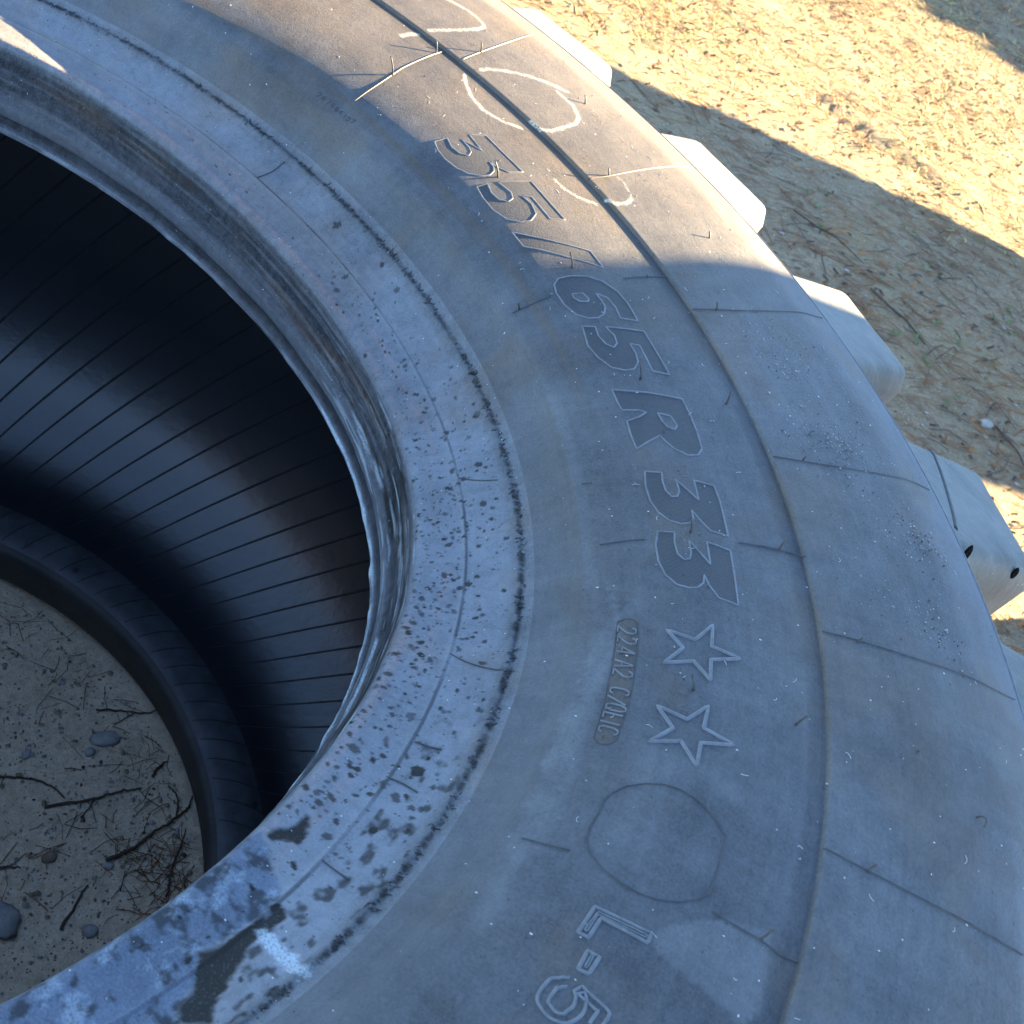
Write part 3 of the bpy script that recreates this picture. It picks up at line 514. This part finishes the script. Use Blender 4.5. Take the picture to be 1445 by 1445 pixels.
lug_me = lug_mesh()
LUG0 = 9.05
for k in range(24):
    o = bpy.data.objects.new('tread_lug', lug_me); o.rotation_euler.z = math.radians(LUG0+15*k); link(o, tire)
    if k == 0:
        lug_a = o
# nearest lug: wear slit and two vent holes, their shade painted dark
def on_lug(a, r, h=.0012):                       # top face of the lug at LUG0
    z = np.interp(r, [.860, 1.052], [.8425, .804])+h; a = math.radians(a); return (r*math.cos(a), r*math.sin(a), z)
sl = Soup(); pts = np.array([on_lug(-1.2-.0*i, .952-.004*i, .0008) for i in range(2)])
path = [(-.5, .965), (-2.4, .955), (-4.4, .942), (-6.2, .930), (-7.4, .921)]
cp = catmull([on_lug(a, r, -.0016) for a, r in path], 6)
Vt, Ft = tube_tris(cp, .0028, 8); sl.add(Vt, Ft); slit = sl.obj('wear_slit', [M_SEAM], lug_a, True)
rot = math.radians(-LUG0); cr, sr = math.cos(rot), math.sin(rot); TURN = np.array([[cr, -sr, 0], [sr, cr, 0], [0, 0, 1]])
for c0, w_, h_ in (((.9242, .0015, .8265), .0055, .010), ((1.0153, .0158, .803), .005, .007)):
    n_ = np.array([.216, -.941, .261]); e1 = np.cross(n_, (0, 0, 1)); e1 /= np.linalg.norm(e1); e2 = np.cross(e1, n_); sp = Soup(); V = []
    for q, dz in ((1, .0002), (.8, .0016), (.45, .0018), (.05, .0008)):
        V += [np.array(c0)+e1*math.cos(x)*w_*q+e2*math.sin(x)*h_*q+n_*dz for x in np.linspace(0, 2*np.pi, 14, endpoint=False)]
    sp.add(np.array(V)@TURN.T, grid_faces(4, 14)); sp.add(np.array(V)@TURN.T, [(j*14+13, j*14, (j+1)*14, (j+1)*14+13) for j in range(3)]); sp.obj('vent_hole', [M_HOLE], lug_a, True)

# --- raised lettering, stars, mould seams and vent hairs on the sidewall
def path_pts(path, closed=False, step=1.5, curve=False):
    P = np.array(path, float); rm = .6
    if closed: P = np.vstack([P, P[:1]])
    if curve: P = catmull(P, 8)
    out = [P[:1]]
    for a, b in zip(P[:-1], P[1:]):
        L = math.hypot(math.radians(b[0]-a[0])*sec(a[1]/1000)[0]*1000, b[1]-a[1]); n = max(1, int(L/step))
        out.append(a+(b-a)*np.linspace(0, 1, n+1)[1:, None])
    P = np.vstack(out)
    return P[:-1] if closed else P
def ridge(soup, path, width, height, closed=False, curve=False, flat=.45, m=0, step=1.5):
    """raised bead that follows a path on the skin; width and height in mm"""
    P = path_pts(path, closed, step, curve); r = sec(P[:, 1]/1000)[0]*1000
    X = np.stack([np.radians(P[:, 0])*r, P[:, 1]], -1); n = len(X)
    T = (np.roll(X, -1, 0)-np.roll(X, 1, 0)) if closed else np.gradient(X, axis=0)
    T /= np.linalg.norm(T, axis=1)[:, None]+1e-9; N = np.stack([-T[:, 1], T[:, 0]], -1)
    rows = []
    for o, h in ((-.5, -.35), (-.5*flat, height), (.5*flat, height), (.5, -.35)):
        Q = X+N*o*width; rows.append(surf(Q[:, 0]/r, Q[:, 1]/1000, h/1000))
    soup.add(np.stack(rows, 1).reshape(-1, 3), grid_faces(n, 4, wrap=closed), m)
s = Soup(); ridge(s, [(a_, 581.5) for a_ in np.arange(-180, 180, .5)], 3.2, .9, True, step=9); s.obj('shoulder_rib', [M_LINE], sidewall, True)
for nm, cs in GLYPHS:
    s = Soup()
    for c in cs: ridge(s, c, 2.2, .45, True)
    s.obj('raised_'+nm, [M_LINE], sidewall, True)
for c in STARS:
    s = Soup(); ridge(s, c, 3.2, .9, True, flat=.6); s.obj('raised_star', [M_LINE], sidewall, True)
for nm, o_, i_ in L5:
    s = Soup(); ridge(s, o_, 3.0, .8, True); ridge(s, i_, 1.6, .7, True); s.obj('raised_'+nm, [M_LINE], sidewall, True)
s = Soup(); P5 = path_pts([tuple(q) for q in catmull(FIVE[:10], 6)]+list(FIVE[10:]), False, 1.5, False); r5 = sec(P5[:, 1]/1000)[0]
for side in (-1, 1):
    X = np.stack([np.radians(P5[:, 0])*r5*1000, P5[:, 1]], -1); T = np.gradient(X, axis=0); T /= np.linalg.norm(T, axis=1)[:, None]; N = np.stack([-T[:, 1], T[:, 0]], -1)
    Q = X+N*side*2.9; ridge(s, np.stack([np.degrees(Q[:, 0]/1000/r5), Q[:, 1]], -1), 2.4, .8)
s.obj('raised_digit', [M_LINE], sidewall, True)
s = Soup(); ridge(s, ELLIPSE, 1.3, .6, True); s.obj('plug_outline', [M_SEAM], sidewall, True)
s = Soup(); ridge(s, PLATE, 1.0, .4, True); plate = s.obj('mould_plate_outline', [M_SEAM], sidewall, True)
GL = {'2': [[(0, .8), (.2, 1), (.6, 1), (.8, .8), (.75, .55), (0, 0), (.8, 0)]], '4': [[(.62, 0), (.62, 1), (0, .3), (.85, .3)]], 'A': [[(0, 0), (.42, 1), (.85, 0)], [(.18, .4), (.66, .4)]],
      'C': [[(.8, .8), (.6, .98), (.2, .98), (0, .75), (0, .25), (.2, .02), (.6, .02), (.8, .2)]], '/': [[(0, 0), (.8, 1)]], 'Q': [[(.2, 0), (0, .25), (0, .75), (.2, 1), (.6, 1), (.8, .75), (.8, .25), (.6, 0), (.2, 0)], [(.5, .3), (.85, -.05)]],
      'L': [[(0, 1), (0, 0), (.75, 0)]], 'I': [[(.4, 0), (.4, 1)]], '0': [[(.2, 0), (0, .25), (0, .75), (.2, 1), (.6, 1), (.8, .75), (.8, .25), (.6, 0), (.2, 0)]], '1': [[(.2, .8), (.45, 1), (.45, 0)]],
      '6': [[(.75, .9), (.5, 1), (.2, .9), (0, .5), (.05, .15), (.3, 0), (.6, 0), (.8, .25), (.6, .52), (.25, .5), (.02, .3)]], '7': [[(0, 1), (.8, 1), (.3, 0)]]}
def text(soup, chars, centres, hgt, wid, width, height):
    for ch, (a, s) in zip(chars, centres):
        r = sec(s/1000)[0]*1000
        for st_ in GL[ch]: ridge(soup, [(a-math.degrees((x-.4)*wid/r), s+(y-.5)*hgt) for x, y in st_], width, height, step=.8)
s = Soup(); text(s, '224A2C/QLIC', PLATE_TEXT, 12.5, 6.8, 1.5, .85); s.obj('mould_plate_letters', [M_LINE], sidewall, True)
s = Soup(); text(s, '267664107', CODE_TEXT[6:], 5.2, 3.4, .95, .35); s.obj('small_code_digits', [M_SEAM], sidewall, True)
for sm in SEAMS:
    s = Soup(); ridge(s, sm, 1.35, .85, False, True, flat=.35); s.obj('mould_seam', [M_SEAM], sidewall if sm[0][1] > 171 else bead, True)
def hair(a, s_, da, ds, dn):
    a = math.radians(a); s_ = s_/1000; B = surf(a, s_, -.0005); ta = surf(a+1e-4, s_)-surf(a, s_); ta /= np.linalg.norm(ta); ts = surf(a, s_+1e-4)-surf(a, s_); ts /= np.linalg.norm(ts)
    N = surf(a, s_, .01)-surf(a, s_); N /= np.linalg.norm(N); v = (ta*da+ts*ds)/1000; n = N*dn/1000
    t = np.linspace(0, 1, 6)[:, None]; return B+n*t+v*(t**1.6), np.linspace(.00105, .0007, 6)
for h in HAIRS:
    s = Soup(); P, rad = hair(*h); V, F = tube_tris(P, rad, 6); s.add(V, F); s.obj('vent_hair', [M_HAIR], sidewall, True)
# one hair bent over into a loop
s = Soup(); a0, s0 = -21.0, 505.0
lp = [surf(math.radians(a0-x*.18), (s0+x*1.0)/1000, h/1000) for x, h in ((0, -.5), (.2, 3), (.9, 6), (1.8, 6.5), (2.7, 5), (3.0, 2.5))]
V, F = tube_tris(catmull(lp, 5), .0009, 6); s.add(V, F); s.obj('vent_hair', [M_HAIR], sidewall, True)
# fringe of short flash whiskers along the broken rib
s = Soup()
for i in range(1100):
    a = RNG.uniform(-70, 92); s0 = 161.5+RNG.normal(0, 1.7); L = RNG.uniform(1.5, 4.5); dr_ = RNG.normal(0, .6)
    if fbm(np.array(math.radians(a)*.6*60), np.array(0.), 3, 168) < .36: continue
    p = [surf(math.radians(a+np.degrees(t*L*math.sin(dr_)/480)), (s0+(t-.5)*L*math.cos(dr_))/1000, (-.2+1.6*math.sin(t*2.6)*RNG.uniform(.4, 1))/1000) for t in (0, .5, 1)]
    V, F = tube_tris(p, [.00035, .0004, .0002], 3); s.add(V, F)
fr = s.obj('flash_whiskers', [M_SEAM], bead, True); fr['kind'] = 'stuff'

# pale lint and scratches caught on the sidewall
s = Soup()
for i in range(90):
    a, q = RNG.uniform(-40, 55), RNG.choice([RNG.uniform(240, 380), RNG.uniform(396, 560)]); L = RNG.uniform(1.5, 6); d0 = RNG.uniform(0, 6.28); bd_ = RNG.normal(0, 1.2)
    p = [surf(math.radians(a+np.degrees(t*L*math.cos(d0+bd_*t)/650)), (q+t*L*math.sin(d0+bd_*t))/1000, .0002) for t in (0, .35, .7, 1)]
    V, F = tube_tris(p, .00016, 3); s.add(V, F)
ln = s.obj('lint', [M_LINT], sidewall, True); ln['kind'] = 'stuff'

# loose sand grains lying in three patches on the shoulder
s = Soup(); ico = np.array([(0, 0, 1), (.89, 0, .45), (.28, .85, .45), (-.72, .53, .45), (-.72, -.53, .45), (.28, -.85, .45), (0, 0, -.6)])
icf = np.array([(0, 1, 2), (0, 2, 3), (0, 3, 4), (0, 4, 5), (0, 5, 1), (6, 2, 1), (6, 3, 2), (6, 4, 3), (6, 5, 4), (6, 1, 5)])
for (ca, cs_, n, wa, ws) in ((4.6, 470, 190, 1.5, 26), (-2.6, 515, 120, 1.1, 16), (-9.2, 505, 90, 1.3, 14), (13, 470, 110, 2.2, 26), (-1, 450, 120, 14, 40), (40, 430, 90, 12, 50), (-10, 290, 60, 18, 30)):
    for i in range(n):
        a, q = ca+RNG.normal(0, wa), cs_+RNG.normal(0, ws)
        if q > 578 or q < 215: continue
        rad = RNG.uniform(.0003, .0009)*(1.5 if RNG.random() < .07 else 1); c = surf(math.radians(a), q/1000, rad*.4)
        s.add(c+ico*rad*RNG.uniform(.7, 1.3, (1, 3)), icf, int(RNG.random() < .45))
gr = s.obj('sand_grains', [M_STONE, M_TWIG]); tag(gr, 'loose pale and dark sand grains sprinkled on the tire shoulder', 'sand', kind='stuff')

# ================================================================ ground litter
GZ = ground_z(GX, GY)
def gz(x, y):
    i = min(max(np.searchsorted(gx, x)-1, 0), len(gx)-2); j = min(max(np.searchsorted(gy, y)-1, 0), len(gy)-2)
    u, v = (x-gx[i])/(gx[i+1]-gx[i]), (y-gy[j])/(gy[j+1]-gy[j])
    return (GZ[i, j]*(1-u)+GZ[i+1, j]*u)*(1-v)+(GZ[i, j+1]*(1-u)+GZ[i+1, j+1]*u)*v
def twig(name, pts, rad, label, branches=()):
    s = Soup()
    def run(pp, r0):
        P = catmull([(x, y, gz(x, y)+z) for x, y, z in pp], 6); P = P+RNG.normal(0, r0*.35, P.shape); V, F = tube_tris(P, np.linspace(r0, r0*.55, len(P)), 6); s.add(V, F)
    run(pts, rad)
    for b in branches: run(b, rad*.6)
    tag(s.obj(name, [M_TWIG], None, True), label, 'twig', 'twigs lying inside the tire hole')
twig('twig', [(.250, .098, .003), (.30, .112, .004), (.335, .126, .004), (.358, .133, .003)], .0020, 'straight dark twig with a stub, alone in the middle of the hole', [[(.305, .114, .004), (.298, .098, .003), (.291, .088, .002)]])
twig('twig', [(.193, .131, .003), (.228, .133, .003), (.252, .126, .003), (.270, .113, .002)], .0016, 'thin curved twig bending down, next to the straight dark twig')
twig('twig', [(.325, .036, .004), (.352, .050, .005), (.380, .076, .006), (.405, .098, .005), (.418, .112, .004)], .0024, 'thickest knobbly twig running up to the lower bead', [[(.405, .098, .005), (.404, .125, .004), (.392, .142, .003)], [(.418, .112, .004), (.424, .13, .003)]])
twig('twig', [(.398, -.004, .003), (.403, .030, .004), (.412, .062, .004), (.418, .085, .003)], .0014, 'slim upright twig with a side shoot, over the brown needle clump', [[(.404, .03, .004), (.392, .012, .003)]])
twig('twig', [(.296, .238, .003), (.325, .240, .003), (.352, .240, .003), (.385, .252, .003)], .0016, 'forked twig poking out from under the far lower bead', [[(.345, .240, .003), (.330, .228, .003), (.318, .218, .002)]])
twig('twig', [(.284, -.048, .003), (.296, -.022, .003), (.308, .004, .003)], .0019, 'short dark twig below the others near the upper bead edge')
twig('twig', [(.372, .152, .002), (.380, .166, .003), (.388, .176, .002)], .0021, 'stubby dark twig piece beside the lower bead')
twig('twig', [(.190, .010, .003), (.215, .020, .003), (.232, .022, .002)], .0016, 'short twig beside the big grey stone')
def stone(x, y, sx, sy, sz, rot, seed, mat, label):
    n1, n2 = 14, 9; a = np.linspace(0, 2*np.pi, n1, endpoint=False); b = np.linspace(-np.pi/2, np.pi/2, n2); A, B = np.meshgrid(a, b, indexing='ij')
    k = 1+.62*(fbm(A*1.1+seed, B*1.6+seed*3, 3, seed)-.5)*np.cos(B)
    k = np.where(np.cos(A-1.0) > .7, k*.9, k)
    V = np.stack([sx*k*np.cos(A)*np.cos(B), sy*k*np.sin(A)*np.cos(B), sz*k*np.sin(B)], -1).reshape(-1, 3); c, s_ = math.cos(rot), math.sin(rot)
    V = V@np.array([[c, s_, 0], [-s_, c, 0], [0, 0, 1]])+np.array([x, y, gz(x, y)+sz*.45])
    o = np_obj('pebble', V, grid_faces(n1, n2, wrap=True), None, None, True, [mat]); tag(o, label, 'pebble', 'pebbles on the ground inside the hole')
stone(.312, .198, .019, .012, .006, .2, 3, M_STONE, 'flat bluish grey pebble below the forked twig')
stone(.294, .177, .0075, .0065, .005, .5, 5, M_STONE, 'small pale pebble beside the flat bluish grey one')
stone(.218, -.040, .026, .020, .012, -.4, 8, M_STONE, 'biggest rounded grey stone inside the tire hole')
stone(.221, .165, .0075, .005, .004, 1.2, 11, M_STONE, 'small upright whitish chip lying apart on bare soil')
stone(.330, .030, .006, .005, .004, .3, 13, M_STONE, 'tiny blue grey pebble at the end of the thick twig')
stone(.262, .036, .009, .007, .005, .9, 15, M_STONE2, 'brownish pebble in the middle of the bare soil')
stone(.316, -.048, .009, .008, .006, .1, 18, M_STONE, 'grey pebble hard under the near bead edge')
# small grit on the soil in the hole
s = Soup()
for i in range(4200):
    r = .43*math.sqrt(RNG.random()); a = RNG.uniform(-1.4, 2.2); x, y = r*math.cos(a), r*math.sin(a)
    rad = .0007+RNG.exponential(.0009); rad = min(rad, .0045)
    s.add(np.array([x, y, gz(x, y)+rad*.2])+ico*rad*RNG.uniform(.6, 1.4, (1, 3)), icf, int(RNG.choice(3, p=[.42, .53, .05])))
tag(s.obj('soil_grit', [M_STONE, M_STONE2, M_TWIG]), 'fine mixed grit strewn over the soil inside the hole', 'grit', kind='stuff')
def needles(name, spots, mats, label, cat, lmin, lmax, wid, zmax, lean=0.5):
    s = Soup()
    for x, y, a in spots:
        L = RNG.uniform(lmin, lmax); w = wid*RNG.uniform(.6, 1.3); bend = RNG.normal(0, .35); h0 = gz(x, y)+.001; h1 = RNG.uniform(0, zmax)
        P = [];
        for t in (0, .5, 1):
            aa = a+bend*(t-.5); px, py = x+(t-.5)*L*math.cos(aa), y+(t-.5)*L*math.sin(aa); P.append((px, py, gz(px, py)+.0015+h1*(t*lean+(1-lean)*(1-abs(2*t-1)))))
        P = np.array(P); n = np.array([-math.sin(a), math.cos(a), .25])*w/2
        s.add(np.vstack([P-n, P+n]), [(0, 1, 4, 3), (1, 2, 5, 4)], int(RNG.integers(len(mats))))
    return tag(s.obj(name, mats), label, cat, kind='stuff')
spots = []
for cx_, cy_, n, sp in ((.385, .045, 90, .035), (.39, .20, 60, .03), (.40, .01, 60, .03), (.25, .33, 60, .05), (.22, .02, 20, .04), (.31, .10, 25, .10)):
    for i in range(n):
        x, y = cx_+RNG.normal(0, sp), cy_+RNG.normal(0, sp)
        if math.hypot(x, y) < .425: spots.append((x, y, RNG.uniform(0, 6.28)))
needles('needle_litter', spots, [M_NEEDLE, M_TWIG], 'brown needle litter heaped along the lower bead', 'litter', .012, .045, .0009, .005)
def seen(x, y):      # stretch of open ground beside the tyre
    return math.hypot(x, y) > 1.10 and y > .45*x-1.2
spots = []
while len(spots) < 9000:
    x, y = RNG.uniform(.9, 5.4), RNG.uniform(.2, 6.4)
    if seen(x, y) and fbm(np.array(x*2.2), np.array(y*2.2), 3, 77) > RNG.uniform(.25, .75): spots.append((x, y, RNG.normal(-.5, .8)))
needles('pine_straw', spots, [M_NEEDLE, M_NEEDLE, M_NEEDLE, M_TWIG], 'scattered brown pine needles covering the sandy ground beside the tire', 'pine straw', .05, .15, .0028, .018)
spots = []
while len(spots) < 14000:
    x, y = RNG.uniform(1.3, 5.4), RNG.uniform(2.3, 6.4)
    if fbm(np.array(x*1.6), np.array(y*1.6), 3, 79) > RNG.uniform(.2, .6)+max(0, (3.0-y)*.6): spots.append((x, y, RNG.uniform(0, 6.28)))
needles('dry_grass', spots, [M_STRAW, M_STRAW, M_NEEDLE, M_GREEN], 'short bleached dry grass on the sunlit ground', 'grass', .02, .07, .0035, .022, .9)
s = Soup()
for i in range(5000):
    x, y = RNG.uniform(1.0, 4.6), RNG.uniform(.4, 4.8)
    if not seen(x, y): continue
    rad = min(.0014+RNG.exponential(.0020), .009); s.add(np.array([x, y, gz(x, y)+rad*.1])+ico*rad*RNG.uniform(.5, 1.5, (1, 3))*[1, 1, .7], icf, int(RNG.choice(3, p=[.30, .65, .05])))
tag(s.obj('soil_clods', [M_STONE, M_STONE2, M_TWIG]), 'crumbs of soil and gravel on the ground beside the tire', 'soil', kind='stuff')
M_LEAF = mat_plain('brown_leaf_chip', (.16, .065, .025), (.36, .19, .07), 3, .7, .1, .001, .3)
spots = []
while len(spots) < 9000:
    x, y = RNG.uniform(1.2, 5.4), RNG.uniform(.4, 6.4)
    if seen(x, y) and rfbm(np.array(x*2.6), np.array(y*2.6), 3, 87) > RNG.uniform(.30, .70)+(.08 if y < 2.6 else 0): spots.append((x, y, RNG.normal(-.5, 1.0)))
needles('leaf_litter', spots, [M_LEAF, M_NEEDLE, M_TWIG], 'small brown leaf chips strewn over sunlit and shaded ground', 'leaf litter', .008, .028, .007, .014, .8)
s = Soup()
for i in range(46):
    x, y = RNG.uniform(2.0, 3.2), RNG.uniform(1.3, 2.5)
    for k in range(RNG.integers(4, 9)):
        a = RNG.uniform(0, 6.28); L = RNG.uniform(.008, .028); w = L*.22; b = np.array([x+RNG.normal(0, .008), y+RNG.normal(0, .008), gz(x, y)]); d = np.array([math.cos(a), math.sin(a), RNG.uniform(.2, .8)])*L; n = np.array([-math.sin(a), math.cos(a), 0])*w
        s.add([b, b+d*.5-n, b+d, b+d*.5+n], [(0, 1, 2, 3)])
tag(s.obj('weeds', [M_GREEN]), 'tiny green weeds sprouting in the shaded sand', 'weeds', kind='stuff')
for i, (pp, r0, lb) in enumerate([([(2.27, 1.90, .006), (2.31, 1.82, .010), (2.35, 1.79, .008), (2.39, 1.71, .006)], .0042, 'crooked brown stick on shaded sand beside the tire'), ([(2.50, 1.42, .006), (2.515, 1.36, .009), (2.53, 1.33, .008), (2.525, 1.25, .006)], .0036, 'thin dark stick lying on the shaded sand near a pale stone'),
        ([(2.10, 2.20, .006), (2.17, 2.13, .010), (2.22, 2.12, .008), (2.30, 2.03, .006)], .0028, 'thinnest crooked stick across the shaded strip of sand')]):
    s = Soup(); P = catmull([(x, y, gz(x, y)+z) for x, y, z in pp], 6); V, F = tube_tris(P, np.linspace(r0, r0*.5, len(P)), 6); s.add(V, F); tag(s.obj('stick', [M_TWIG], None, True), lb, 'stick')
o = None
def far_stone(x, y, sx, sy, sz, seed, label):
    stone(x, y, sx, sy, sz, .4, seed, M_STONE, label); ob = [q for q in COL.objects if q.name.startswith('pebble')][-1]; ob['group'] = 'stones on the open ground'
far_stone(2.47, 1.42, .022, .016, .012, 21, 'pale grey stone on shaded sand beside the thin dark stick')

# ================================================================ things beyond the frame whose shadows reach into it
TE = math.tan(math.radians(SUN_EL)); ca, sa = math.cos(math.radians(SUN_AZ)), math.sin(math.radians(SUN_AZ))
# flatbed trailer: its deck shades the strip of sand beyond the tyre
H = .80; th = math.radians(-9); dx, dy = math.cos(th), math.sin(th); off = H/TE
tr_ = empty('flatbed_trailer', (1.35+off*ca, 2.715+off*sa, 0)); tr_.rotation_euler.z = th
tag(tr_, 'low flatbed trailer with a plank deck parked beyond the tire', 'trailer')
W = 1.30
for k in range(9):
    s = Soup(); y0 = -W*(k+1)/9; s.box((0, y0+.002, H), (4.6, y0+W/9-.002, H+.045)); s.obj('deck_plank', [M_WOOD], tr_)
for y in (-.12, -W+.06):
    s = Soup(); s.box((.3, y-.03, H-.11), (4.6, y+.03, H-.002)); s.obj('frame_rail', [M_STEEL], tr_)
s = Soup(); s.box((3.35, -W-.1, .30), (3.43, .1, .38)); s.obj('axle', [M_STEEL], tr_)
for y in (.02, -W-.20):
    s = Soup(); t = np.linspace(0, 2*np.pi, 28, endpoint=False); pr = [(.10, 0), (.20, .01), (.28, .0), (.32, .02), (.33, .09), (.32, .16), (.28, .18), (.20, .17), (.10, .18)]
    V = np.array([[(3.39+r*math.cos(x), y+w, .33+r*math.sin(x)) for r, w in pr] for x in t]); s.add(V.reshape(-1, 3), grid_faces(28, len(pr), wrap=True)); s.obj('wheel', [M_DARKRUB], tr_, True)
s = Soup(); s.box((4.3, -W/2-.05, 0), (4.4, -W/2+.05, H-.002)); s.obj('jack_stand', [M_STEEL], tr_)
# stack of truck tyres: its shade covers the near half of the tyre
RT, HT, NT_ = .50, .282, 7; nn = .0835-RT; tt = 3.3
sx, sy = tt*ca-nn*sa, tt*sa+nn*ca
ORD = ['bottom', 'second', 'third', 'fourth', 'fifth', 'sixth', 'top']
for k in range(NT_):
    s = Soup(); n = 64; a = np.linspace(0, 2*np.pi, n, endpoint=False)
    pr = catmull([(.30, .03), (.29, .0), (.36, -.006+.006), (.47, .0), (.495, .012), (RT, .03), (RT, HT-.03), (.495, HT-.012), (.47, HT-.002), (.36, HT-.002), (.29, HT-.002), (.30, HT-.03)], 3)
    V = np.array([[(r*math.cos(x), r*math.sin(x), z) for r, z in pr] for x in a]); s.add(V.reshape(-1, 3), grid_faces(n, len(pr), wrap=True, flip=True))
    o = s.obj('truck_tire', [M_DARKRUB], None, True); o.location = (sx+(.004 if k % 2 else -.004), sy, HT*k+.012)
    tag(o, f'plain black truck tire, {ORD[k]} one of the stack beside the loader tire', 'tire', 'truck tires in the stack')
# board fence far off: its shade lies over the farthest corner of ground
t10 = 7.0; fx, fy = 3.72+t10*ca, 4.716+t10*sa; HF = t10*TE
fence = empty('board_fence', (fx, fy, 0)); fence.rotation_euler.z = math.radians(-30); tag(fence, 'tall close-boarded timber fence behind the sunlit ground', 'fence')
s = Soup(); s.box((-.074, -.012, 0), (.074, .012, 1.0)); bd = s.obj('board', [M_WOOD], fence); bd_me = bd.data
for k in range(100):
    o = bd if k == 0 else link(bpy.data.objects.new('board', bd_me), fence)
    o.location = (-9+.15*k, 0, 0); o.scale = (1, 1, HF*(1+.02*math.sin(k*2.3)))
for y in (.4, HF-.4):
    s = Soup(); s.box((-9.1, .013, y-.04), (6.0, .06, y+.04)); s.obj('fence_rail', [M_WOOD], fence)
